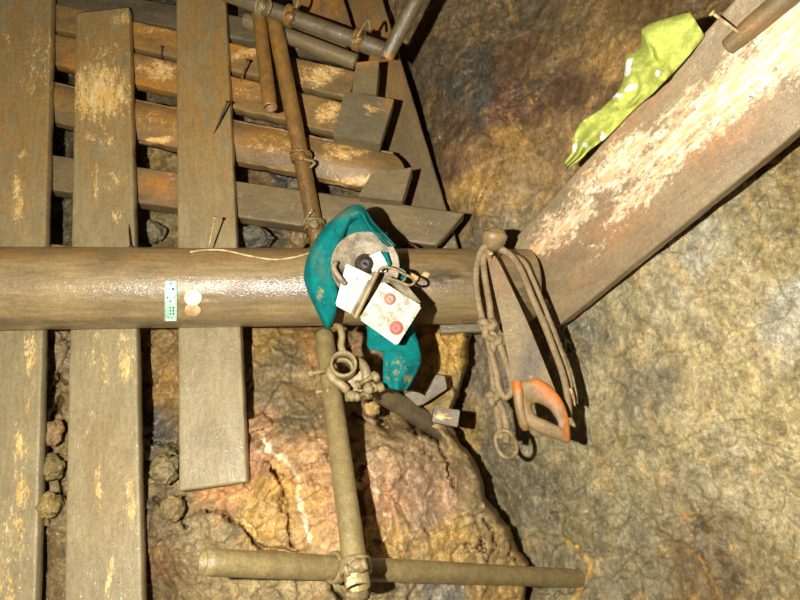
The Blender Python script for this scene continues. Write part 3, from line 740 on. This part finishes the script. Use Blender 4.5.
# coupler things
def ring(name, c, axis, r, tube_r, mat, parent, m=14, n=40, sq=1, lump=.1, arc=1.0, start=0):
    axis = nrm(axis); t = np.array([0, 0, 1.0]) if abs(axis[2]) < .9 else np.array([1.0, 0, 0])
    e1 = nrm(np.cross(axis, t)); e2 = np.cross(axis, e1)
    a = start + np.linspace(0, 2 * math.pi * arc, n, endpoint=arc < 1)
    pts_ = c + r * (np.cos(a)[:, None] * e1 * sq + np.sin(a)[:, None] * e2)
    return tube(name, pts_, tube_r, mat, parent, m=m, closed=arc >= 1, lump=lump)
def band(name, c, axis, r, width, thick, mat, parent, lump=.05):
    axis = nrm(axis); c = np.asarray(c)
    pr = [(-.5, 0), (-.5, 1), (-.35, 1.25), (.35, 1.25), (.5, 1), (.5, 0)]
    t = np.array([0, 0, 1.0]) if abs(axis[2]) < .9 else np.array([1.0, 0, 0])
    e1 = nrm(np.cross(axis, t)); e2 = np.cross(axis, e1)
    rings = []
    for i in range(40):
        a = 2 * math.pi * i / 40; dr = np.cos(a) * e1 + np.sin(a) * e2
        rings.append([c + axis * (p * width) + dr * (r + q_ * thick) for p, q_ in pr])
    Rr = np.array(rings); Rr = Rr + (fbm(Rr * 50, 3, 2) * .0015)[..., None] * nrm(CAM - c)
    V, f = loft(Rr, False, True)
    return mesh(name, V, f, mat, parent, None, {'Msk': np.zeros((len(V), 3))})
def bolt(a, b, r, parent, mat=None, name='bolt', nut=True):
    a, b = np.asarray(a), np.asarray(b)
    if nut:
        ts = [0, .02, .16, .18, .19, .78, .79, .80, .97, 1.0]; rs = [.8, 1.9, 1.9, 1.7, 1, 1, 1.7, 1.9, 1.9, .8]
    else: ts = [0, .5, 1]; rs = [1, 1, 1]
    p_ = np.array([a + (b - a) * t for t in ts])
    base = tube_rings(p_, 1.0, 12)
    Rr = np.array([p_[i] + (base[i] - p_[i]) * r * rs[i] for i in range(len(ts))])
    V, f = loft(Rr)
    return mesh(name, V, f, mat or M_clamp, parent, None, {'Msk': np.zeros((len(V), 3))})

# main coupler: open tube seen end-on with bolts
cp = empty('pipe_coupler', P(343, 368, 1.46), 'muddy metal pipe coupler with an open ring and bolts, clamped on the upright pole', 'pipe clamp')
cc = P(343, 366, 1.44)
ax = nrm(CAM - cc) + np.array([.05, 0, .25]); ax = nrm(ax)
band('ring', cc, ax, .0245, .05, .006, M_clamp, cp)
band('ring', cc - ax * .045, ax, .021, .05, .006, M_pipe, cp)
dk = polybox('saddle', [(340, 376, 1.47), (362, 368, 1.47), (372, 386, 1.46), (352, 396, 1.46)], .035, M_clamp, cp, bev=.006, rough=.006)
for i, (a, b, r) in enumerate([((356, 386, 1.435), (377, 374, 1.435), .0055), ((345, 397, 1.42), (372, 394, 1.42), .006), ((309, 374, 1.46), (334, 369, 1.44), .0055), ((317, 392, 1.47), (330, 390, 1.45), .0045), ((354, 398, 1.40), (384, 386, 1.41), .0055), ((366, 396, 1.41), (376, 384, 1.41), .0060)]):
    bolt(P(*a), P(*b), r, cp)
tube('strap', catmull([P(336, 326, 1.50), P(340, 328, 1.485), P(342, 336, 1.475), P(341, 346, 1.47), P(345, 356, 1.46)], 8), .0085, M_clamp, cp, m=14, lump=.1)
tube('lug', catmull([P(333, 366, 1.44), P(330, 373, 1.425), P(334, 380, 1.42), P(342, 385, 1.42), P(347, 390, 1.425)], 6), .011, M_clamp, cp, m=14, lump=.18, seed=3)
tube('lug', catmull([P(355, 360, 1.47), P(362, 364, 1.46), P(366, 372, 1.455), P(366, 382, 1.45)], 6), .011, M_clamp, cp, m=14, lump=.18, seed=5)
blob('nut', P(368, 389, 1.40), (.013, .012, .013), M_clamp, cp, seed=6, sub=3)
blob('nut', P(352, 396, 1.405), (.014, .012, .013), M_clamp, cp, seed=8, sub=3)
blob('nut', P(376, 377, 1.43), (.010, .010, .012), M_clamp, cp, seed=9, sub=3)

# clamp at the foot of the upright pole
t0 = (567 - 334) / (588 - 334)
fc = P(354, 567, 1.20)
fcl = empty('pipe_clamp', fc, 'muddy clamp where the upright pole meets the level pole at the bottom', 'pipe clamp')
pd = nrm(pB - pA)
pc = P(355.2, 567, 1.203)
band('collar', pc, pd, .0245, .026, .006, M_clamp, fcl)
ql = lerp(qA, qB, .345)
band('collar', P(336, 567.5, 1.285), nrm(qB - qA), .0255, .022, .005, M_clamp, fcl)
blob('nut', P(358, 566, 1.165), (.016, .012, .012), M_clamp, fcl, seed=2, sub=3, lump=.3)
bolt(P(345, 571, 1.165), P(367, 563, 1.165), .006, fcl)

# wire ties on the top poles
def tie(px, py, d, ax, r, label, seed, tail=None):
    c = P(px, py, d); e = empty('wire_tie', c, label, 'wire tie', 'wire ties on the poles')
    ax = nrm(ax)
    for i in range(3):
        ring('wire_loop', c + ax * (i - 1) * .008, ax + np.array([.2 * (i - 1), 0, .15 * (1 - i)]), r, .0045, M_pipeo if seed % 2 else M_pipe, e, m=8, n=30, lump=.2)
    blob('knot', c + nrm(CAM - c) * (r + .004), (.014, .012, .016), M_pipeo if seed % 2 else M_pipe, e, seed=seed, sub=3, lump=.5)
    if tail:
        tube('wire_end', catmull([P(*t) for t in tail], 6), .0040, M_pipe, e, m=8, lump=.2)
    return e
dtop = nrm(P(386, 51, 1.80) - P(205, -14, 1.86))
tie(290, 16, 1.832, dtop, .028, 'wire tie knotted on the grey pole above the long rusty pole', 3, [(296, 8, 1.80), (298, -2, 1.80), (293, -10, 1.82)])
tie(262, 6, 1.842, dtop, .028, 'wire tie on the grey pole above the short rusty pole', 2, [(268, 14, 1.8), (271, 4, 1.8), (266, -6, 1.82)])
tie(358, 40, 1.812, dtop, .028, 'rusty wire tie near the right end of the grey pole', 5, [(352, 44, 1.785), (360, 32, 1.77), (368, 20, 1.78), (370, 30, 1.78)])
dl = nrm(P(322, 264, 1.757) - P(273, 14, 1.88))
tie(301, 156, 1.811, dl, .028, 'wire tie halfway down the long rusty pole over the split log', 7, [(296, 148, 1.78), (303, 158, 1.775), (314, 162, 1.79), (310, 168, 1.79)])
tie(314, 224, 1.777, dl, .028, 'wire tie on the long rusty pole just above the log', 4, [(302, 226, 1.76), (309, 214, 1.74), (313, 210, 1.74)])

# ---------------------------------------------------------------- small debris
polybox('wood_offcut', [(404, 411, 1.66), (424, 404, 1.66), (447, 389, 1.66), (445, 376, 1.66), (436, 375, 1.66), (425, 396, 1.66), (413, 390, 1.66), (398, 398, 1.66)], .03, M_grey, tag_=('bent grey wood offcut lying below the teal cloth', 'wood offcut', 'loose scraps beside the crack'), bev=.0015)
polybox('wood_offcut', [(434, 407, 1.63), (460, 410, 1.63), (458, 427, 1.62), (432, 422, 1.62)], .04, M_grey, patches=[(441, 414, 7, 6, 0, 1.0, 0), (450, 418, 14, 8, 0, .6, 0)], tag_=('small pale-faced wood block on the rock above the crack', 'wood block', 'loose scraps beside the crack'))  # pale face patches put the bright light on this block into its colour
board('board', P(440, 326, 1.80), P(486, 324, 1.80), .042, .03, (0, -1, -.1), M_grey, [], seed=41, tag_=('short grey board stub sticking out under the log beside the rope', 'board'), step=.004)
for i, (x, y, d, rx, ry, c, lb_) in enumerate([
    (165, 468, 1.50, .038, .036, (124, 108, 70), 'rounded grey stone between the second and third planks, below the yellow rock'),
    (52, 432, 1.56, .030, .034, (140, 110, 66), 'tan stone wedged between the first and second planks, topmost there'),
    (52, 468, 1.52, .030, .034, (122, 104, 60), 'grey-brown stone right under the tan stone between the first two planks'),
    (50, 505, 1.47, .034, .030, (130, 108, 58), 'yellowish stone lowest of the three between the first two planks'),
    (172, 508, 1.44, .036, .030, (120, 100, 62), 'dark earthy stone left of the orange rock, under the short plank'),
    (400, 396, 1.70, .03, .022, (150, 118, 70), 'small ochre stone beside the diagonal pole'),
    (372, 408, 1.56, .024, .022, (158, 128, 72), 'ochre stone under the coupler on the boulder'),
    (152, 232, 2.0, .05, .035, (112, 104, 70), 'angular grey stone seen above the log between the second and third planks'),
    (252, 238, 1.92, .07, .035, (98, 92, 76), 'dark grey stone above the log right of the third plank'),
    (300, 238, 1.93, .03, .03, (128, 104, 66), 'brown stone above the log behind the long rusty pole')]):
    blob('stone', P(x, y, d + (.03 if x < 180 and y > 300 else 0)), (rx * .82, rx * .8, ry * .95), M_rubble, seed=i + 3, sub=5, lump=.22, fac=.3, col=c, tag_=(lb_, 'stone', 'loose stones'))

# ---------------------------------------------------------------- teal cloth
dC = 1.46
tl = [(325, 329, 1.51), (316, 310, 1.49), (307, 290, 1.475), (304, 272, 1.475), (310, 250, 1.48), (322, 230, 1.49), (336, 216, 1.50), (350, 206, 1.505), (363, 206, 1.50), (373, 221, 1.49), (386, 235, 1.48), (396, 246, 1.475)]
tr = [(331, 328, 1.51), (336, 314, 1.48), (338, 298, 1.47), (336, 280, 1.46), (334, 262, 1.47), (341, 246, 1.48), (346, 232, 1.49), (352, 222, 1.50), (360, 219, 1.49), (366, 230, 1.48), (378, 242, 1.47), (385, 247, 1.465)]
ex = [([(342, 216, 1.53), (338, 230, 1.52), (336, 250, 1.51)], [(366, 216, 1.53), (370, 235, 1.52), (384, 260, 1.51)]),
      ([(350, 245, 1.515), (352, 270, 1.505), (362, 300, 1.50), (367, 330, 1.50), (368, 348, 1.49), (382, 353, 1.48), (383, 372, 1.47), (384, 386, 1.47), (390, 389, 1.47)],
       [(396, 250, 1.515), (404, 270, 1.505), (410, 300, 1.50), (414, 328, 1.50), (419, 346, 1.49), (421, 360, 1.48), (416, 374, 1.47), (408, 388, 1.47), (404, 391, 1.47)])]
tp = [(320, 292, 6, 12, 0, .6, 0), (400, 370, 22, 22, 0, .5, 0), (410, 380, 14, 10, 0, .5, 0), (315, 280, 20, 50, 0, .25, 0), (365, 220, 40, 20, 0, .25, 0), (330, 225, 6, 20, 30, .4, 0), (345, 214, 12, 4, 20, .5, 1), (318, 260, 6, 20, 20, .25, 1), (380, 235, 5, 5, 0, .5, 0), (355, 235, 12, 12, 0, .6, 2)]
sheet('cloth', tl, tr, M_teal, n=8, m=16, amp=.013, bulge=.020, extra=ex, patches=tp, seed=3, tag_=('teal suede-like cloth draped over the log around the white metal box', 'cloth'))

# ---------------------------------------------------------------- white box lamp
lm = empty('hand_lamp', P(370, 290, 1.45), 'battered white metal box lamp with round dish and two reddish studs hung on the log', 'lamp')
def disc(name, c, ax, prof, mat, parent, e1=None, N=64, patches=(), lump=0):
    ax = nrm(ax); e1 = nrm(np.cross(ax, (0, 0, 1))) if e1 is None else e1; e2 = np.cross(ax, e1)
    rings = []
    for i in range(N):
        a = 2 * math.pi * i / N; dr = np.cos(a) * e1 + np.sin(a) * e2
        rings.append([c + dr * r + ax * z for r, z in prof])
    Rr = np.array(rings)
    if lump: Rr = Rr + (fbm(Rr * 30, 3, 3) * lump)[..., None] * ax
    V, f = loft(Rr, False, True)
    return mesh(name, V, f, mat, parent, None, {'Msk': masks(V, patches)})
dc = P(365, 266, 1.455); dax = nrm(CAM - dc) + np.array([.10, 0, .15])
dax = nrm(dax)
disc('dish', dc, dax, [(.0005, -.004), (.03, -.004), (.05, .001), (.070, .006), (.077, .011), (.080, .011), (.081, .006), (.072, -.002), (.05, -.007), (.0005, -.010)], M_dish, lm, patches=[(345, 276, 12, 8, 0, .8, 2)], lump=.001)
disc('hub', P(365, 264, 1.445), dax, [(.0005, .018), (.010, .017), (.018, .012), (.024, .003), (.024, -.004), (.0005, -.005)], M_hub, lm)
# bright white segment and teal slot on the dish
polybox('reflector_panel', [(368, 256, 1.438), (380, 251, 1.438), (388, 264, 1.438), (386, 272, 1.436), (372, 272, 1.436)], .004, M_white, lm, bev=.001, rough=0)
polybox('slot_patch', [(382, 251, 1.439), (387, 252, 1.439), (391, 264, 1.439), (387, 268, 1.438)], .004, M_teal, lm, bev=.001, rough=0)
wpch = [(350, 285, 14, 14, 0, .32, 0), (392, 312, 26, 26, 0, .56, 0), (372, 300, 5, 18, 30, .7, 0), (412, 318, 8, 20, 0, .6, 0), (366, 318, 8, 12, 30, .6, 0), (388, 285, 10, 5, -30, .6, 0), (390, 312, 30, 30, 0, .45, 2), (395, 305, 40, 40, 0, .56, 0), (350, 290, 30, 30, 0, .46, 0)]
polybox('housing', [(346, 263, 1.43), (375, 277, 1.425), (357, 317, 1.41), (335, 305, 1.42)], .045, M_white, lm, patches=wpch, bev=.003, rough=.0015)
polybox('battery_box', [(382, 281, 1.385), (422, 306, 1.385), (397, 346, 1.38), (359, 319, 1.38)], .062, M_white, lm, patches=wpch + [(385, 290, 6, 10, 0, .4, 0)], bev=.004, rough=.0015, seed=4)
# strap between the halves
tube('band', np.array([lerp(P(377, 272, 1.392), P(355, 318, 1.385), t) for t in np.linspace(0, 1, 30)]), .0062, M_clamp, lm, m=14, lump=.12)
tube('band', np.array([lerp(P(370, 280, 1.398), P(352, 314, 1.393), t) for t in np.linspace(0, 1, 30)]), .0035, M_dish, lm, m=10, lump=.1)
tube('side_clip', catmull([P(336, 262, 1.42), P(334, 268, 1.41), P(340, 278, 1.405), P(345, 284, 1.41)], 8), .0055, M_dish, lm, m=10, lump=.15)
def stud(px, py, d, r, mat):
    c = P(px, py, d)
    q4 = [P(382, 281, 1.385), P(422, 306, 1.385), P(359, 319, 1.38)]
    n = nrm(np.cross(q4[1] - q4[0], q4[2] - q4[0])); n = n if n @ (CAM - c) > 0 else -n
    return disc('stud', c, n, [(.0005, .004), (r * .6, .0038), (r * .9, .002), (r, -.001), (r * 1.15, -.001), (r * 1.2, -.004), (.0005, -.004)], mat, lm, N=36)
stud(390, 299, 1.381, .0115, M_pink)['label'] = 'dull pink upper stud'
stud(396.5, 328, 1.379, .0135, M_red)['label'] = 'brighter red lower stud'
tube('wire_bail', catmull([P(378, 271, 1.39), P(384, 267, 1.385), P(394, 269, 1.385), (P(404, 274, 1.39)), P(412, 278, 1.395), P(414, 283, 1.40), P(408, 285, 1.40), P(398, 281, 1.395), P(386, 277, 1.388)], 8), .0030, M_clamp, lm, m=10, lump=.1)
tube('wire_bail', catmull([P(392, 268, 1.40), P(402, 270, 1.41), P(406, 276, 1.41), P(400, 283, 1.40), P(392, 281, 1.39)], 8), .0026, M_dish, lm, m=10, lump=.1)
polybox('hinge_plate', [(389, 279, 1.41), (408, 286, 1.41), (421, 302, 1.40), (410, 300, 1.395)], .012, M_dish, lm, bev=.001)
# small dark loop behind the cloth: a cast shadow modelled as a shape
tube('loop_shadow', catmull([P(404, 246, 1.74), P(410, 244, 1.72), P(416, 247, 1.71), P(417, 252, 1.71), P(413, 256, 1.72)], 8), .0045, M_ndark, None, m=10, tag_=('small dark loop standing in for a cast shadow on the lowest lagging board above the log', 'loop_shadow'))

# ---------------------------------------------------------------- hand saw
sw = empty('hand_saw', P(490, 258, 1.575), 'rusty hand saw with worn orange handle hanging from the peg', 'saw')
def poly_plate(name, left, right, t, mat, parent, patches, n=60, m=14):
    l = catmull(np.array([P(*p) for p in left]), 10); r = catmull(np.array([P(*p) for p in right]), 10)
    W = []
    for i in range(len(l)):
        front = [l[i] + (r[i] - l[i]) * s for s in np.linspace(0, 1, m)]
        n_ = nrm(CAM - l[i])
        W.append(front + [p - n_ * t for p in front[::-1]])
    V, f = loft(np.array(W))
    return mesh(name, V, f, mat, parent, None, {'Msk': masks(V, patches)}, smooth=False)
poly_plate('blade', [(484, 247, 1.565), (488, 262, 1.56), (495, 295, 1.545), (503, 330, 1.53), (513, 384, 1.505)], [(491, 251, 1.565), (500, 264, 1.56), (516, 297, 1.545), (532, 333, 1.53), (556, 392, 1.505)], .0022, M_blade, sw,
           [(488, 256, 12, 12, 0, .9, 1), (500, 280, 20, 20, 0, .5, 1), (535, 355, 12, 40, -20, .9, 2), (512, 330, 8, 20, 0, .5, 0), (525, 378, 10, 6, 0, .5, 0)])
hO = [(517, 383), (527, 380), (537, 379), (547, 384), (557, 393), (564, 404), (568, 416), (570, 430), (569, 443), (558, 440), (546, 436), (535, 431), (527, 425), (522, 415), (519, 402), (517, 392)]
hI = [(533, 404), (536, 403), (540, 404), (544, 406), (549, 409), (553, 414), (556, 419), (558, 424), (557, 425), (552, 423), (546, 420), (541, 418), (537, 416), (534, 413), (532, 409), (532, 406)]
n_ = 64
def closed_cat(p, n):
    p = np.array(p, float); out = []
    k = len(p)
    for i in range(k):
        a, b, c, d = p[i - 1], p[i], p[(i + 1) % k], p[(i + 2) % k]
        for t in np.linspace(0, 1, n, endpoint=False):
            out.append(.5 * ((2 * b) + (-a + c) * t + (2 * a - 5 * b + 4 * c - d) * t * t + (-a + 3 * b - 3 * c + d) * t ** 3))
    return np.array(out)
o_, i_ = closed_cat(hO, 5), closed_cat(hI, 5)
rings = []
for a, b in zip(o_, i_):
    dpt = 1.50 - (a[1] - 380) * .0003
    A_, B_ = P(a[0], a[1], dpt), P(b[0], b[1], dpt)
    c = (A_ + B_) / 2; h = (A_ - B_) / 2; nn = nrm(CAM - c)
    rings.append([c + h * np.sign(math.cos(t)) * abs(math.cos(t)) ** .6 + nn * .0125 * np.sign(math.sin(t)) * abs(math.sin(t)) ** .7 for t in np.linspace(0, 2 * math.pi, 16, endpoint=False)])
V, f = loft(np.array(rings), False, True)
handle = mesh('handle', V, f, M_handle, sw, None, {'Msk': masks(V, [(540, 383, 10, 4, -25, 1.2, 1), (553, 395, 14, 5, -50, 1.2, 1), (568, 420, 3, 18, 0, 1.2, 1), (548, 394, 8, 5, -40, .7, 1)])})
tube('horn', catmull([P(517, 381, 1.497), P(518, 392, 1.49), P(520, 408, 1.487), P(523, 420, 1.486), (P(525, 427, 1.49)), P(526, 430, 1.495)], 6), [.009, .0125, .0125, .0120, .0125, .010, .004], M_handle, handle, m=18, patches=[(518, 385, 6, 8, 0, 1.1, 1)])
nail(P(491, 268, 1.60), P(490.5, 253, 1.53), .003, M_wire, None, 'bright nail through the tip of the saw, below the round peg')

# ---------------------------------------------------------------- rope with shackle
rp = empty('rope', P(487, 250, 1.58), 'muddy rope looped over the peg, knotted and hanging either side of the saw', 'rope')
rr = .0082
def rope(name, pts_, parent=rp, r=rr, n=10, seed=0):
    return tube(name, catmull([P(*p) for p in pts_], n), r, M_rope, parent, m=16, twist=160, strands=3, lump=.07, seed=seed)
rope('strand', [(497, 246, 1.60), (490, 244, 1.575), (482, 250, 1.575), (477, 264, 1.57), (476, 285, 1.555), (479, 305, 1.55), (483, 322, 1.545)], seed=1)
rope('strand', [(492, 250, 1.60), (484, 256, 1.57), (484, 270, 1.565), (487, 290, 1.55), (490, 308, 1.545), (491, 324, 1.54)], seed=2)
rope('strand', [(484, 322, 1.54), (489, 338, 1.54), (491, 356, 1.54), (493, 375, 1.54), (495, 396, 1.54), (498, 416, 1.54), (501, 438, 1.54)], r=.0095, seed=3)
rope('strand', [(488, 328, 1.53), (498, 342, 1.525), (505, 360, 1.525), (511, 380, 1.525), (511, 392, 1.525), (505, 397, 1.525), (499, 388, 1.525), (496, 372, 1.53), (491, 352, 1.53), (488, 336, 1.53)], seed=4)
rope('strand', [(497, 398, 1.535), (503, 412, 1.535), (507, 430, 1.535), (506, 442, 1.54)], r=.0085, seed=5)
def knot(px, py, d, s, seed):
    t = np.linspace(0, 2 * math.pi, 60, endpoint=False)
    c = P(px, py, d)
    pts_ = c + s * ((np.sin(t) + 1.3 * np.sin(2 * t))[:, None] * RT * .5 + (np.cos(t) - 1.3 * np.cos(2 * t))[:, None] * UP * .6 + (-np.sin(3 * t))[:, None] * FW * .45)
    return tube('knot', pts_, .0092, M_rope, rp, m=14, twist=160, strands=3, lump=.08, closed=True, seed=seed)
knot(487, 327, 1.525, .016, 1)
knot(494, 342, 1.525, .012, 4)
knot(493, 398, 1.53, .010, 2)
rope('strand', [(494, 246, 1.60), (503, 250, 1.58), (514, 259, 1.58), (523, 275, 1.58), (532, 297, 1.575), (543, 322, 1.565), (554, 350, 1.56), (563, 375, 1.555), (568, 400, 1.55), (569, 417, 1.55)], seed=6)
rope('strand', [(496, 250, 1.61), (510, 254, 1.60), (524, 262, 1.60), (533, 280, 1.60), (544, 306, 1.59), (556, 338, 1.585), (566, 366, 1.58), (573, 392, 1.575), (576, 404, 1.575)], r=.0062, seed=7)
tube('rope_end', catmull([P(570, 388, 1.545), P(573, 396, 1.545), P(575, 406, 1.55)], 6), [.005, .004, .002], M_wire, rp, m=10)
# shackle / oval link
cs = []
for t in np.linspace(0, 2 * math.pi, 60, endpoint=False):
    x = 9.5 * math.cos(t); y = 15 * math.sin(t); y = np.sign(y) * abs(y) ** .85 * 1.4
    a = math.radians(-22); cs.append(P(506 + x * math.cos(a) - y * math.sin(a), 444 + x * math.sin(a) + y * math.cos(a), 1.53 + .01 * math.sin(t * 2)))
lk = tube('chain_link', np.array(cs), .0058, M_clamp, None, m=14, closed=True, lump=.08, tag_=('oval iron link hanging at the bottom end of the rope', 'iron link'))

# ---------------------------------------------------------------- yellow cloth on the beam
yl = [(690, 12), (668, 18), (643, 28), (641, 47), (627, 56), (625, 70), (620, 88), (602, 108), (582, 122), (573, 140), (572, 151), (564, 163)]
yr = [(705, 36), (692, 52), (676, 70), (670, 76), (662, 84), (650, 96), (636, 108), (618, 126), (606, 138), (590, 150), (582, 158), (569, 168)]
bd = lambda x, y: float((onbeam(x, y, .012) - CAM) @ FW)
L_ = [(x, y, bd(x, y) + .012) for x, y in yl]; R_ = [(x, y, bd(x, y) - .006) for x, y in yr]
sheet('cloth', L_, R_, M_yel, n=7, m=18, amp=.03, bulge=.016, seed=9, freq=20, patches=[(628, 68, 4, 11, -15, 1.0, 0), (630, 88, 8, 3, 30, 1.0, 0), (618, 96, 7, 3, 0, .9, 0), (575, 146, 3, 8, -20, .9, 0), (603, 138, 3, 9, 10, .9, 0), (586, 145, 3, 4, 0, 1, 0), (658, 73, 3, 4, 0, 1, 0),
      (646, 70, 8, 12, 0, .8, 1), (625, 105, 18, 6, 40, .5, 1), (690, 40, 8, 8, 0, .4, 2)], tag_=('lime yellow cloth with white reflective scraps lying along the top edge of the sloping beam', 'cloth'))

# ---------------------------------------------------------------- light and camera
ld = bpy.data.lights.new('flash', 'SPOT'); ld.energy = 225; ld.shadow_soft_size = .012; ld.color = (1, .975, .92); ld.spot_size = math.radians(165); ld.spot_blend = .3
lo = bpy.data.objects.new('flash', ld); COL.objects.link(lo)
lo.location = Vector(CAM + RT * -.27 + UP * .03); lo.rotation_euler = (math.radians(90) + PITCH, 0, math.radians(-5))
w = bpy.data.worlds.new('w'); SC.world = w; w.use_nodes = True
w.node_tree.nodes['Background'].inputs[0].default_value = (.9, .55, .3, 1); w.node_tree.nodes['Background'].inputs[1].default_value = .03

cam = bpy.data.cameras.new('camera'); cam.lens = 36 * F / 800; cam.sensor_width = 36; cam.clip_start = .02
co = bpy.data.objects.new('camera', cam); COL.objects.link(co)
co.location = Vector(CAM); co.rotation_euler = (math.radians(90) + PITCH, 0, 0)
SC.camera = co
SC.view_settings.view_transform = 'Standard'; SC.view_settings.look = 'None'; SC.view_settings.gamma = 1; SC.view_settings.exposure = 0
